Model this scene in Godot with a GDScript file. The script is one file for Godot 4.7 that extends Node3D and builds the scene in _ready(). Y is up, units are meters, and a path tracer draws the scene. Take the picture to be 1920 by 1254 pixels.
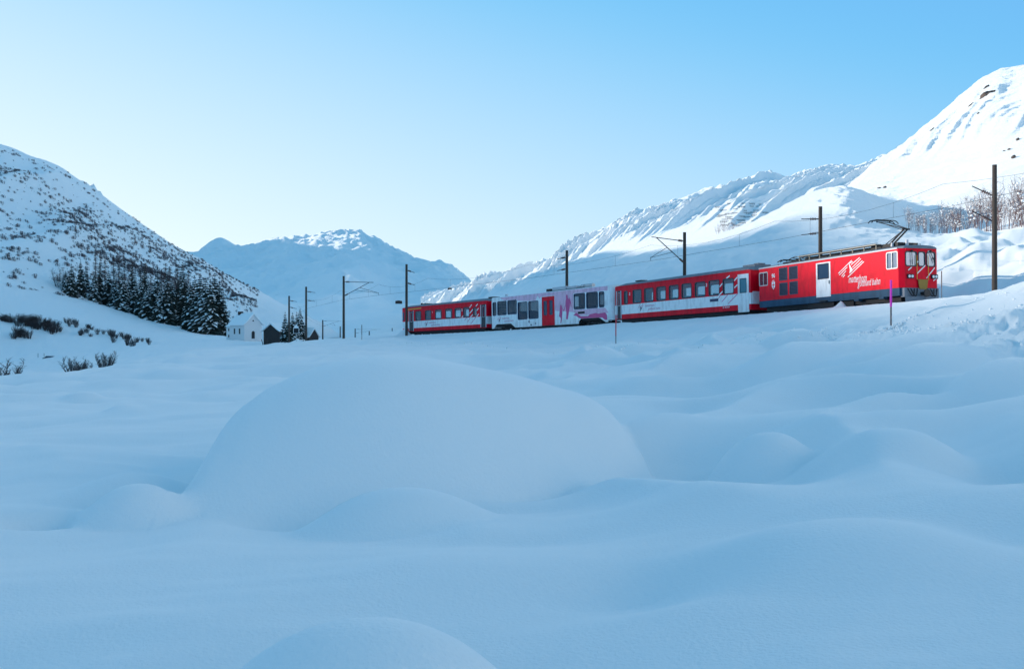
extends Node3D
# A red mountain train in a snowy valley. y = 0 is the eye of the camera; x to the right, -z ahead. "d" below means metres ahead (-z).

const F := 2000.0            # focal length in pixels of the 1920 pixel wide photograph
var mat := {}
var used := {}
var rng := RandomNumberGenerator.new()
var n_big := FastNoiseLite.new()
var n_mid := FastNoiseLite.new()
var n_fine := FastNoiseLite.new()
var n_ridge := FastNoiseLite.new()
var n_drift := FastNoiseLite.new()

# ------------------------------------------------------------------ small helpers
func numbered(called: String) -> String:
	if not used.has(called):
		used[called] = 0
		return called
	used[called] += 1
	return "%s_%03d" % [called, used[called]]

func lin(r: float, g: float, b: float) -> Color:
	return Color(r, g, b).linear_to_srgb()

func at(px: float, py: float, d: float) -> Vector3:
	return Vector3((px - 960.0) / F * d, (627.0 - py) / F * d, -d)

func paint(called: String, c: Color, rough := 0.5, metal := 0.0) -> StandardMaterial3D:
	var m := StandardMaterial3D.new()
	m.resource_name = called
	m.albedo_color = c
	m.roughness = rough
	m.metallic = metal
	mat[called] = m
	return m

func thing(called: String, label: String, category: String, where: Vector3, group := "") -> Node3D:
	var o := Node3D.new()
	o.name = numbered(called)
	add_child(o, true)
	o.position = where
	tag(o, label, category, group)
	return o

func tag(o: Node, label: String, category: String, group := "") -> void:
	o.set_meta("label", label)
	o.set_meta("category", category)
	if group != "":
		o.set_meta("group", group)

func copy_of(o: Node3D, where: Vector3, turn := 0.0, label := "", size := 1.0) -> Node3D:
	var c: Node3D = o.duplicate()
	c.name = numbered(String(o.name).rstrip("0123456789_"))
	add_child(c, true)
	c.transform = Transform3D(Basis(Vector3.UP, turn).scaled(Vector3.ONE * size), where)
	if label != "":
		c.set_meta("label", label)
	return c

# collects triangles with their normals; quads are given counter-clockwise as seen from outside
class Mb:
	var v := PackedVector3Array()
	var n := PackedVector3Array()
	func tri(a: Vector3, b: Vector3, c: Vector3) -> void:
		var nn := (b - a).cross(c - a).normalized()
		v.append(a); v.append(c); v.append(b)
		n.append(nn); n.append(nn); n.append(nn)
	func tri_n(a: Vector3, b: Vector3, c: Vector3, na: Vector3, nb: Vector3, nc: Vector3) -> void:
		v.append(a); v.append(c); v.append(b)
		n.append(na); n.append(nc); n.append(nb)
	func quad(a: Vector3, b: Vector3, c: Vector3, d: Vector3) -> void:
		tri(a, b, c); tri(a, c, d)
	func quad_n(a: Vector3, b: Vector3, c: Vector3, d: Vector3, na: Vector3, nb: Vector3, nc: Vector3, nd: Vector3) -> void:
		tri_n(a, b, c, na, nb, nc); tri_n(a, c, d, na, nc, nd)
	func box(c: Vector3, s: Vector3, basis := Basis()) -> void:
		var h := s / 2.0
		var p := []
		for i in 8:
			p.append(c + basis * Vector3(h.x if i & 1 else -h.x, h.y if i & 2 else -h.y, h.z if i & 4 else -h.z))
		quad(p[4], p[5], p[7], p[6]); quad(p[1], p[0], p[2], p[3]); quad(p[5], p[1], p[3], p[7])
		quad(p[0], p[4], p[6], p[2]); quad(p[6], p[7], p[3], p[2]); quad(p[0], p[1], p[5], p[4])
	func bar(a: Vector3, b: Vector3, r0: float, r1: float, k := 6, caps := true) -> void:
		var ax := (b - a).normalized()
		var sx := ax.cross(Vector3.UP if absf(ax.y) < 0.9 else Vector3.RIGHT).normalized()
		var sy := sx.cross(ax)
		for i in k:
			var t0 := TAU * i / k
			var t1 := TAU * (i + 1) / k
			var u0 := sx * cos(t0) + sy * sin(t0)
			var u1 := sx * cos(t1) + sy * sin(t1)
			quad_n(a + u1 * r0, a + u0 * r0, b + u0 * r1, b + u1 * r1, u1, u0, u0, u1)
			if caps:
				tri(b, b + u1 * r1, b + u0 * r1); tri(a, a + u0 * r0, a + u1 * r0)
	func tube(pts: Array, r: float, k := 6) -> void:
		for i in pts.size() - 1:
			bar(pts[i], pts[i + 1], r, r, k, true)
	func blob(c: Vector3, r: Vector3, k := 6, rings := 4, rough := 0.0, rn: RandomNumberGenerator = null) -> void:
		var g := []
		for j in rings + 1:
			var row := []
			var ph := PI * j / rings
			for i in k:
				var th := TAU * i / k
				var q := 1.0
				if rn and j > 0 and j < rings:
					q = 1.0 + rn.randf_range(-rough, rough)
				row.append(c + Vector3(sin(ph) * cos(th) * r.x, cos(ph) * r.y, sin(ph) * sin(th) * r.z) * q)
			g.append(row)
		for j in rings:
			for i in k:
				var a: Vector3 = g[j][i]
				var b: Vector3 = g[j][(i + 1) % k]
				var cc: Vector3 = g[j + 1][(i + 1) % k]
				var d: Vector3 = g[j + 1][i]
				var na := (a - c).normalized(); var nb := (b - c).normalized(); var nc := (cc - c).normalized(); var nd := (d - c).normalized()
				if j > 0: tri_n(a, b, cc, na, nb, nc)
				if j < rings - 1: tri_n(a, cc, d, na, nc, nd)
	# flat polygon in the plane z, facing +z (or -z)
	func poly(pts: PackedVector2Array, z: float, thick := 0.0) -> void:
		var idx := Geometry2D.triangulate_polygon(pts)
		for i in range(0, idx.size(), 3):
			var a := pts[idx[i]]; var b := pts[idx[i + 1]]; var c := pts[idx[i + 2]]
			if (b - a).cross(c - a) < 0.0:
				var t := b; b = c; c = t
			tri(Vector3(a.x, a.y, z), Vector3(b.x, b.y, z), Vector3(c.x, c.y, z))
		if thick > 0.0:
			var area := 0.0
			for i in pts.size():
				area += pts[i].cross(pts[(i + 1) % pts.size()])
			for i in pts.size():
				var a := pts[i]; var b := pts[(i + 1) % pts.size()]
				if area < 0.0:
					var t := a; a = b; b = t
				quad(Vector3(a.x, a.y, z - thick), Vector3(b.x, b.y, z - thick), Vector3(b.x, b.y, z), Vector3(a.x, a.y, z))
	func mesh() -> ArrayMesh:
		var arr := []
		arr.resize(Mesh.ARRAY_MAX)
		arr[Mesh.ARRAY_VERTEX] = v
		arr[Mesh.ARRAY_NORMAL] = n
		var m := ArrayMesh.new()
		m.add_surface_from_arrays(Mesh.PRIMITIVE_TRIANGLES, arr)
		return m

func put(called: String, b: Mb, m: Material, parent: Node = self) -> MeshInstance3D:
	var o := MeshInstance3D.new()
	o.name = called if parent != self else numbered(called)
	o.mesh = b.mesh()
	o.material_override = m
	parent.add_child(o, true)
	return o

func put_mesh(called: String, me: Mesh, m: Material, parent: Node = self) -> MeshInstance3D:
	var o := MeshInstance3D.new()
	o.name = called if parent != self else numbered(called)
	o.mesh = me
	o.material_override = m
	parent.add_child(o, true)
	return o

func structure(o: Node, label: String, category: String) -> void:
	o.set_meta("kind", "structure")
	tag(o, label, category)

# an indexed sheet of nu x nv points with smooth normals that look up
func sheet(p: PackedVector3Array, nu: int, nv: int, wrap := false) -> ArrayMesh:
	var nn := PackedVector3Array()
	nn.resize(p.size())
	for j in nv:
		var j0 := maxi(j - 1, 0); var j1 := mini(j + 1, nv - 1)
		for i in nu:
			var i0 := i - 1; var i1 := i + 1
			if wrap:
				i0 = (i0 + nu) % nu; i1 = i1 % nu
			else:
				i0 = maxi(i0, 0); i1 = mini(i1, nu - 1)
			var k := (p[j * nu + i1] - p[j * nu + i0]).cross(p[j1 * nu + i] - p[j0 * nu + i]).normalized()
			nn[j * nu + i] = k if k.y >= 0.0 else -k
	var ix := PackedInt32Array()
	var f := (p[1] - p[0]).cross(p[nu] - p[0])
	var flip := f.y < 0.0     # Godot's front faces run clockwise
	for j in nv - 1:
		for i in (nu if wrap else nu - 1):
			var a := j * nu + i; var b := j * nu + (i + 1) % nu; var c := a + nu; var d := b + nu
			if flip:
				ix.append(a); ix.append(b); ix.append(d); ix.append(a); ix.append(d); ix.append(c)
			else:
				ix.append(a); ix.append(d); ix.append(b); ix.append(a); ix.append(c); ix.append(d)
	var arr := []
	arr.resize(Mesh.ARRAY_MAX)
	arr[Mesh.ARRAY_VERTEX] = p
	arr[Mesh.ARRAY_NORMAL] = nn
	arr[Mesh.ARRAY_INDEX] = ix
	var m := ArrayMesh.new()
	m.add_surface_from_arrays(Mesh.PRIMITIVE_TRIANGLES, arr)
	return m

# ------------------------------------------------------------------ the lie of the land
var AZ := PackedFloat64Array([-180, -110, -60, -40, -25.6, -17, -8.5, 0, 6, 11.5, 17, 22, 25.6, 32, 45, 70, 110, 180])
var RR := PackedFloat64Array([3, 5, 7.5, 11, 16, 23, 32, 44, 58, 75, 95, 120, 160, 220, 300, 335, 400, 550, 800, 1400])
var LR := PackedFloat64Array()
var TB := [
	[-1.7, -1.9, -1.95, -1.9, -1.85, -1.8, -1.78, -1.75, -1.74, -1.72, -1.7, -1.67, -1.65, -1.6, -1.5, -1.4, -1.4],
	[-1.7, -2.0, -2.0, -1.9, -1.83, -1.78, -1.74, -1.71, -1.69, -1.66, -1.63, -1.6, -1.57, -1.5, -1.35, -1.2, -1.2],
	[-1.7, -2.1, -2.0, -1.9, -1.78, -1.74, -1.7, -1.67, -1.64, -1.6, -1.57, -1.52, -1.48, -1.4, -1.2, -1.0, -1.0],
	[-1.7, -2.2, -2.1, -1.9, -1.7, -1.66, -1.64, -1.62, -1.58, -1.5, -1.42, -1.33, -1.28, -1.15, -0.9, -0.6, -0.7],
	[-1.7, -2.4, -2.2, -1.9, -1.64, -1.58, -1.55, -1.5, -1.42, -1.38, -1.12, -0.98, -0.9, -0.7, -0.3, 0.1, -0.3],
	[-1.7, -2.6, -2.3, -1.9, -1.62, -1.52, -1.42, -1.4, -1.3, -1.05, -0.6, -0.3, -0.15, 0.2, 0.9, 1.2, 0.2],
	[-1.7, -3.0, -2.5, -2.0, -1.65, -1.48, -1.35, -1.35, -1.15, -0.55, -0.2, 0.35, 0.75, 1.3, 2.1, 2.3, 0.7],
	[-1.7, -3.5, -3.0, -2.3, -1.8, -1.48, -1.28, -1.3, -1.0, -0.6, -0.1, 0.9, 1.6, 2.3, 3.2, 3.5, 1.2],
	[-1.7, -4.0, -3.6, -3.0, -2.4, -1.5, -1.2, -1.2, -0.85, -0.2, 0.6, 1.6, 2.6, 4.0, 5.5, 5.5, 2.0],
	[-1.7, -5.0, -4.8, -4.2, -3.6, -1.6, -1.1, -1.0, -0.5, 0.7, 2.2, 3.9, 5.1, 7.0, 9.0, 8.5, 3.0],
	[-1.7, -6.0, -6.0, -5.5, -5.0, -1.8, -0.95, -0.5, 0.9, 4.2, 7.0, 7.6, 7.9, 10.0, 13.0, 12.0, 4.0],
	[-1.7, -6.5, -7.0, -6.8, -6.5, -2.4, -0.9, 0.5, 5.4, 9.0, 10.8, 10.2, 10.4, 13.0, 18.0, 18.0, 6.0],
	[-1.7, -6.0, -7.5, -7.6, -7.4, -4.2, -1.3, 2.3, 9.6, 13.4, 19.3, 13.6, 16.0, 21.0, 27.0, 28.0, 9.0],
	[-1.7, -4.0, -7.0, -7.8, -7.7, -5.0, -1.9, 5.5, 15.0, 20.0, 29.0, 21.0, 25.0, 38.0, 46.0, 46.0, 14.0],
	[0.0, 4.0, 6.0, -7, -7.7, -2.2, -1.5, 9.5, 22.0, 28.0, 37.0, 35.0, 43.0, 55.0, 66.0, 66.0, 20.0],
	[0.0, 6.1, 14.4, -2, -6.0, -1.7, -1.47, 11.07, 24.1, 30.1, 38.75, 40.25, 47.55, 60.25, 70.9, 70.9, 22.1],
	[0.0, 10.0, 30.0, 20.0, 12.0, 0.9, -1.4, 14.0, 28.0, 34.0, 42.0, 50.0, 56.0, 70.0, 80.0, 80.0, 26.0],
	[0.0, 20.0, 50.0, 40.0, 28.0, 8.0, -2.0, 16.0, 34.0, 40.0, 46.0, 56.0, 60.0, 74.0, 84.0, 84.0, 30.0],
	[0.0, 20.0, 50.0, 40.0, 30.0, 10.0, -5.0, 14.0, 34.0, 40.0, 46.0, 56.0, 60.0, 74.0, 84.0, 84.0, 30.0],
	[0.0, 20.0, 50.0, 40.0, 30.0, 10.0, -6.0, 8.0, 30.0, 36.0, 40.0, 50.0, 56.0, 70.0, 80.0, 80.0, 30.0]]

func tangent(y0: float, y1: float, y2: float, x0: float, x1: float, x2: float) -> float:
	var a := (y1 - y0) / (x1 - x0); var b := (y2 - y1) / (x2 - x1)
	return (a * (x2 - x1) + b * (x1 - x0)) / (x2 - x0)

func herm(y0: float, y1: float, m0: float, m1: float, w: float, t: float) -> float:
	var t2 := t * t; var t3 := t2 * t
	return (2 * t3 - 3 * t2 + 1) * y0 + (t3 - 2 * t2 + t) * w * m0 + (3 * t2 - 2 * t3) * y1 + (t3 - t2) * w * m1

func along(xs: PackedFloat64Array, ys: Array, x: float) -> float:
	var n := xs.size()
	if x <= xs[0]: return ys[0]
	if x >= xs[n - 1]: return ys[n - 1]
	var i := xs.bsearch(x) - 1
	i = clampi(i, 0, n - 2)
	var a := maxi(i - 1, 0); var d := mini(i + 2, n - 1)
	var w := xs[i + 1] - xs[i]
	var s: float = (ys[i + 1] - ys[i]) / w
	var m0: float = s if a == i else tangent(ys[a], ys[i], ys[i + 1], xs[a], xs[i], xs[i + 1])
	var m1: float = s if d == i + 1 else tangent(ys[i], ys[i + 1], ys[d], xs[i], xs[i + 1], xs[d])
	return herm(ys[i], ys[i + 1], m0, m1, w, (x - xs[i]) / w)

func h_ring(ys: PackedFloat64Array, r: float) -> float:
	var lr := clampf(log(r), LR[0], LR[LR.size() - 1])
	var i := clampi(LR.bsearch(lr) - 1, 0, LR.size() - 2)
	var a := maxi(i - 1, 0); var d := mini(i + 2, LR.size() - 1)
	var w := LR[i + 1] - LR[i]
	var s := (ys[i + 1] - ys[i]) / w
	var m0 := s if a == i else tangent(ys[a], ys[i], ys[i + 1], LR[a], LR[i], LR[i + 1])
	var m1 := s if d == i + 1 else tangent(ys[i], ys[i + 1], ys[d], LR[i], LR[i + 1], LR[d])
	return herm(ys[i], ys[i + 1], m0, m1, w, (lr - LR[i]) / w)

func h_table(az: float, r: float) -> float:
	var lr := clampf(log(r), LR[0], LR[LR.size() - 1])
	var i := clampi(LR.bsearch(lr) - 1, 0, LR.size() - 2)
	var a := maxi(i - 1, 0); var d := mini(i + 2, LR.size() - 1)
	var y1 := along(AZ, TB[i], az); var y2 := along(AZ, TB[i + 1], az)
	var w := LR[i + 1] - LR[i]
	var s := (y2 - y1) / w
	var m0 := s if a == i else tangent(along(AZ, TB[a], az), y1, y2, LR[a], LR[i], LR[i + 1])
	var m1 := s if d == i + 1 else tangent(y1, y2, along(AZ, TB[d], az), LR[i], LR[i + 1], LR[d])
	return herm(y1, y2, m0, m1, w, (lr - LR[i]) / w)

func smax(a: float, b: float, k: float) -> float:
	var h := maxf(k - absf(a - b), 0.0) / k
	return maxf(a, b) + h * h * k * 0.25

# hummocks of snow: x, d, radius x, radius d, height, turn, crispness (0 soft swell, 1 dome with a crease round it)
var HUM := [
	[-1.0, 9.45, 0.78, 0.52, 0.3, 0.3, 1.0], [-2.0, 9.75, 0.7, 0.3, -0.12, 0.1, 0.0], [-4.15, 9.75, 0.28, 0.2, -0.16, 0.0, 0.0], [-3.95, 10.5, 0.8, 0.25, -0.1, 0.15, 0.0], [-3.5, 9.95, 0.48, 0.42, 0.28, 0.0, 1.0], [-4.0, 11.2, 0.65, 0.5, 0.2, 0.0, 0.5],
	[-0.68, 4.72, 0.8, 0.7, 0.46, 0.0, 1.0], [2.85, 12.0, 0.55, 0.5, 0.33, 0.25, 1.0], [3.9, 11.2, 0.8, 0.6, 0.33, 0.35, 1.0], [3.3, 11.0, 0.5, 0.35, -0.12, 0.3, 0.0], [4.9, 10.4, 0.6, 0.5, -0.15, 0.3, 0.0],
	[4.8, 13.2, 1.3, 0.7, 0.3, 0.3, 0.5], [6.0, 16.0, 0.7, 0.5, -0.4, 0.2, 0.0], [7.4, 15.8, 0.9, 0.7, 0.34, 0.2, 0.7], [2.0, 14.8, 0.9, 0.5, 0.2, 0.4, 0.6], [1.4, 22.0, 1.2, 0.9, -0.25, 0.3, 0.0], [4.6, 21.0, 1.4, 0.8, -0.25, 0.3, 0.0], [8.2, 22.5, 1.6, 0.9, 0.35, 0.2, 0.6], [2.25, 7.3, 1.1, 0.85, 0.27, 0.15, 0.9], [0.9, 7.0, 0.8, 0.6, -0.12, 0.3, 0.0], [3.6, 7.6, 0.8, 0.6, -0.12, 0.3, 0.0], [-0.1, 8.6, 1.2, 0.4, -0.1, 0.3, 0.0], [-4.4, 9.6, 0.35, 0.25, -0.2, 0.0, 0.0], [-1.1, 10.25, 1.3, 0.28, -0.18, 0.12, 0.0], [0.5, 11.3, 1.2, 0.3, -0.14, 0.5, 0.0], [8.6, 32.5, 1.15, 0.8, 0.5, 0.1, 1.0],
	[1.5, 17.5, 1.3, 1.3, 0.26, 0.3, 0.5], [2.6, 20.0, 1.8, 1.1, 0.32, 0.4, 0.5], [7.3, 18.5, 1.2, 1.4, 0.45, 0.2, 0.5],
	[6.2, 24.0, 2.2, 1.3, 0.42, 0.3, 0.5], [3.6, 27.0, 2.6, 1.8, 0.4, 0.3, 0.5], [5.6, 16.2, 1.0, 0.8, -0.28, 0.2, 0.0], [3.4, 15.0, 1.5, 0.7, 0.22, 0.35, 0.5], [6.6, 13.6, 1.4, 0.8, 0.26, 0.3, 0.5], [-10.2, 25.3, 0.5, 0.5, 0.22, 0.0, 1.0],
	[-7.4, 20.3, 0.42, 0.4, 0.2, 0.0, 1.0], [-6.5, 20.6, 0.9, 0.5, 0.16, 0.0, 0.5], [-9.4, 21.5, 1.1, 0.7, 0.14, 0.1, 0.5],
	[-21.5, 48.0, 2.2, 1.6, 0.22, 0.0, 0.7], [-27.0, 85.0, 3.0, 2.0, 0.3, 0.2, 0.8], [-24.0, 96.0, 4.0, 2.0, 0.3, 0.0, 0.6],
	[-12.0, 38.0, 1.2, 0.8, 0.2, 0.0, 0.8], [-9.0, 45.0, 1.0, 0.8, 0.2, 0.0, 0.8], [-14.0, 55.0, 1.6, 1.0, 0.3, 0.0, 0.6],
	[-8.0, 30.0, 1.1, 0.7, 0.16, 0.0, 0.5], [-4.5, 34.0, 1.0, 0.7, 0.15, 0.0, 0.5], [14.5, 30.0, 3.4, 1.4, 0.3, 0.1, 0.6],
	[1.3, 6.4, 1.5, 0.6, 0.08, 0.35, 0.2], [0.2, 7.6, 1.6, 0.45, 0.07, 0.35, 0.2], [-2.5, 6.2, 1.6, 0.5, 0.06, 0.25, 0.2],
	[5.0, 9.0, 1.4, 0.5, 0.1, 0.3, 0.3], [1.7, 9.6, 1.0, 0.5, 0.07, 0.3, 0.3]]
var MX := PackedFloat64Array([-3.75, -3.45, -3.32, -3.18, -2.9, -2.55, -2.0, -1.44, -0.9, -0.4, 0.2, 0.65, 1.05, 1.35, 1.6, 1.85])
var MH := [0.0, 0.02, 0.36, 0.72, 1.02, 1.22, 1.41, 1.48, 1.43, 1.33, 1.2, 1.06, 0.93, 0.73, 0.42, 0.02]

func relief(x: float, d: float, h0: float, hum: Array = HUM) -> float:
	var h := h0
	var r := sqrt(x * x + d * d)
	var f := clampf((r - 2.0) / 6.0, 0.15, 1.0)
	h += n_big.get_noise_2d(x * 4.0 + d * 1.6, d * 7.0 - x * 2.0) * 0.22 * f * clampf(r / 14.0, 0.35, 3.2)
	h += n_mid.get_noise_2d(x * 3.0 + d * 1.2, d * 8.0 - x * 2.4) * 0.06 * f * clampf(r / 20.0, 0.6, 2.5)
	if r > 4.0 and r < 70.0 and d > 0.0:      # drifts with rounded crests
		var nd := n_drift.get_noise_2d(x * 0.17 + d * 0.07 + 70.0, d * 0.16 - x * 0.09)
		var crest := 0.65 - sqrt(nd * nd + 0.006) * 1.9
		var strong := 0.1 + 0.33 * smoothstep(8.0, 14.0, r) * smoothstep(-1.5, 2.5, x)
		h += crest * strong * (1.0 - smoothstep(45.0, 70.0, r))
	if r < 40.0 and r > 3.0:      # wind crust
		var ws := n_mid.get_noise_2d(x * 9.0 + d * 4.0 + 90.0, d * 26.0 - x * 9.0)
		h += ws * 0.014 * smoothstep(-0.1, 0.35, n_big.get_noise_2d(x * 9.0 + 40.0, d * 9.0)) * (1.0 - smoothstep(25.0, 40.0, r))
	if d > 60.0 and x > 24.0 and r < 130.0:      # the hummocky ground to the right of the engine
		var k := smoothstep(24.0, 30.0, x) * smoothstep(0.385, 0.42, x / d) * smoothstep(60.0, 66.0, r) * (1.0 - smoothstep(95.0, 112.0, r))
		h += k * (absf(n_big.get_noise_2d(x * 5.0, d * 4.0 + 300.0)) * 2.2 - 0.4)
	if r > 17.0 and r < 34.0 and x > 5.0:      # the lumpy ploughed heap on the right
		var kk := smoothstep(6.5, 10.0, x) * smoothstep(18.0, 22.0, r) * (1.0 - smoothstep(29.0, 33.0, r))
		h += kk * (absf(n_mid.get_noise_2d(x * 9.0, d * 7.0)) * 0.22 + n_mid.get_noise_2d(x * 30.0 + 50.0, d * 24.0) * 0.06 - 0.06)
	if r < 120.0 and d > 0.0:
		for q in hum:
			var dx: float = x - q[0]; var dd: float = d - q[1]
			if absf(dx) < q[2] * 2.6 and absf(dd) < (q[3] + q[2]) * 2.2:
				var c := cos(q[5]); var s := sin(q[5])
				var a: float = (dx * c + dd * s) / q[2]
				var b: float = (-dx * s + dd * c) / q[3]
				var t := a * a + b * b
				var soft: float = q[4] * exp(-t * 1.6)
				var dome: float = q[4] * (1.0 - pow(t, 1.15)) if t < 3.0 else -9.0
				var hs := h + soft
				var hd := smax(h, h0 + dome, 0.16 + 0.3 * q[4])
				h = lerpf(hs, hd, q[6])
	if d > 6.5 and d < 19.0 and x > -5.0 and x < 4.5:      # the big snowed-up boulder
		var amp := along(MX, MH, x + 0.06 * (d - 12.0))
		var sp := 0.5 * (x + 0.5 + sqrt((x + 0.5) ** 2 + 1.3))
		var dc := 12.45 + 0.15 * (x + 1.4) + 0.45 * sp
		var w := 2.4 - 0.45 * minf(sp, 2.6) if d < dc else 2.7
		var t := absf(d - dc) / w
		h = smax(h, -1.72 - 0.4 * (1.0 - smoothstep(0.0, 0.3, amp)) + amp * (1.0 - pow(t, 2.1)) - 0.5 * maxf(0.0, t - 1.0), 0.3)
	return h

# the track: an arc of 196 m round (-163.9, -0.7) for s >= 0, a chain of points beyond; s runs towards the engine
const CX := -163.9
const CD := -0.7
const RAD := 196.1
var FAR := PackedVector2Array([Vector2(-11.4, 122.4), Vector2(-20.2, 134.3), Vector2(-28.5, 152.5), Vector2(-35.5, 176.5), Vector2(-41.0, 205.0), Vector2(-52.0, 270.0), Vector2(-73.0, 405.0), Vector2(-98.0, 600.0), Vector2(-120.0, 800.0), Vector2(-146.0, 1050.0)])

func rail_at(s: float) -> float:
	return maxf(-0.33 + 0.0254 * s, -2.0) if s < 75.0 else 1.575 + (s - 75.0) * 0.0254

func on_track(s: float, q: float) -> Vector3:
	var th := 0.6794 - 0.0051 * s
	if s >= 0.0:
		return Vector3(CX + (RAD + q) * cos(th), rail_at(s), -(CD + (RAD + q) * sin(th)))
	var left := -s
	for i in FAR.size() - 1:
		var l := FAR[i].distance_to(FAR[i + 1])
		if left <= l or i == FAR.size() - 2:
			var p := FAR[i].lerp(FAR[i + 1], left / l)
			var dir := (FAR[i + 1] - FAR[i]).normalized()
			if left < 8.0:
				dir = Vector2(-sin(th), cos(th)).lerp(dir, left / 8.0).normalized()
			var side := Vector2(dir.y, -dir.x)
			return Vector3(p.x + side.x * q, rail_at(s), -(p.y + side.y * q))
		left -= l
	return Vector3.ZERO

func track_sq(x: float, d: float) -> Vector2:
	var th := atan2(d - CD, x - CX)
	if th < 0.6794:
		return Vector2((0.6794 - th) / 0.0051, sqrt((x - CX) ** 2 + (d - CD) ** 2) - RAD)
	var best := Vector2(0, 1e9)
	var s := 0.0
	var p := Vector2(x, d)
	for i in FAR.size() - 1:
		var e := FAR[i + 1] - FAR[i]
		var l := e.length()
		var t := clampf((p - FAR[i]).dot(e) / (l * l), 0.0, 1.0)
		var o := p - FAR[i] - e * t
		var q := o.length() * (1.0 if o.dot(Vector2(e.y, -e.x)) > 0.0 else -1.0)
		if absf(q) < absf(best.y):
			best = Vector2(-(s + t * l), q)
		s += l
	return best

func bank(s: float, q: float, base: float) -> float:
	var rail := rail_at(s)
	var prof := -0.06
	if q < -1.4:
		prof = lerpf(-0.02, 0.14, smoothstep(-1.45, -2.1, q))
		prof = lerpf(prof, 0.0, smoothstep(-2.5, -5.0, q))
	elif q > 1.5:
		prof = lerpf(0.06, 0.3, smoothstep(1.5, 2.3, q))
	var w := 1.0 - (smoothstep(-2.6, -10.5, q) if q < 0.0 else smoothstep(2.6, 10.0, q))
	if s < -40.0 and q < 0.0:
		w = 1.0 - smoothstep(-2.6, -8.0, q)
	return lerpf(base, rail + prof, w)

# height of the snow without the embankment's own strip
func ground(x: float, d: float) -> float:
	var r := sqrt(x * x + d * d)
	return relief(x, d, h_table(rad_to_deg(atan2(x, d)), r))

# height of the snow surface as seen
func snow_at(x: float, d: float) -> float:
	var g := ground(x, d)
	var sq := track_sq(x, d)
	if absf(sq.y) < 10.5 and sq.x > -900.0:
		return maxf(bank(sq.x, sq.y, g), g - 3.0)
	return g

func on_snow(px: float, d: float, sink := 0.0) -> Vector3:
	var x := (px - 960.0) / F * d
	return Vector3(x, snow_at(x, d) - sink, -d)

# ------------------------------------------------------------------ camera, sky, sun
func soft_floor(x: float, low: float, k := 0.035) -> float:
	return low + k * log(1.0 + exp(clampf((x - low) / k, -30.0, 30.0)))

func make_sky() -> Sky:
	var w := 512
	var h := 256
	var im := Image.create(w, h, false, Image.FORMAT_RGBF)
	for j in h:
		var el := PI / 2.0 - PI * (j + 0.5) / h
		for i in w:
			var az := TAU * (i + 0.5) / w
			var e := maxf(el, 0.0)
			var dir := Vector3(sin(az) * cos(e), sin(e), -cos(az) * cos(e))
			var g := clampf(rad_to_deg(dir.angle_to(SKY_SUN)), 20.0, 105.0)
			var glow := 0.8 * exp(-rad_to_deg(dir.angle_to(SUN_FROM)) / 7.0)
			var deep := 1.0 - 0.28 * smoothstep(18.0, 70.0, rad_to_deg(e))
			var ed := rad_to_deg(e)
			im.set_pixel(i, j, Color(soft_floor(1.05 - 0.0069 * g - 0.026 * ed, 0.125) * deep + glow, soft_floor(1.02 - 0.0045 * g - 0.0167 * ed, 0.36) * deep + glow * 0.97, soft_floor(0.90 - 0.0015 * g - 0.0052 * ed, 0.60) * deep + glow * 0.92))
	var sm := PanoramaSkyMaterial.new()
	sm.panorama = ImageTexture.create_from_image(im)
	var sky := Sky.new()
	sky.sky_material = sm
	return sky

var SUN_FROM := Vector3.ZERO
var SKY_SUN := Vector3(sin(deg_to_rad(-63.0)) * cos(deg_to_rad(11.0)), sin(deg_to_rad(11.0)), -cos(deg_to_rad(-63.0)) * cos(deg_to_rad(11.0)))

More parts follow.
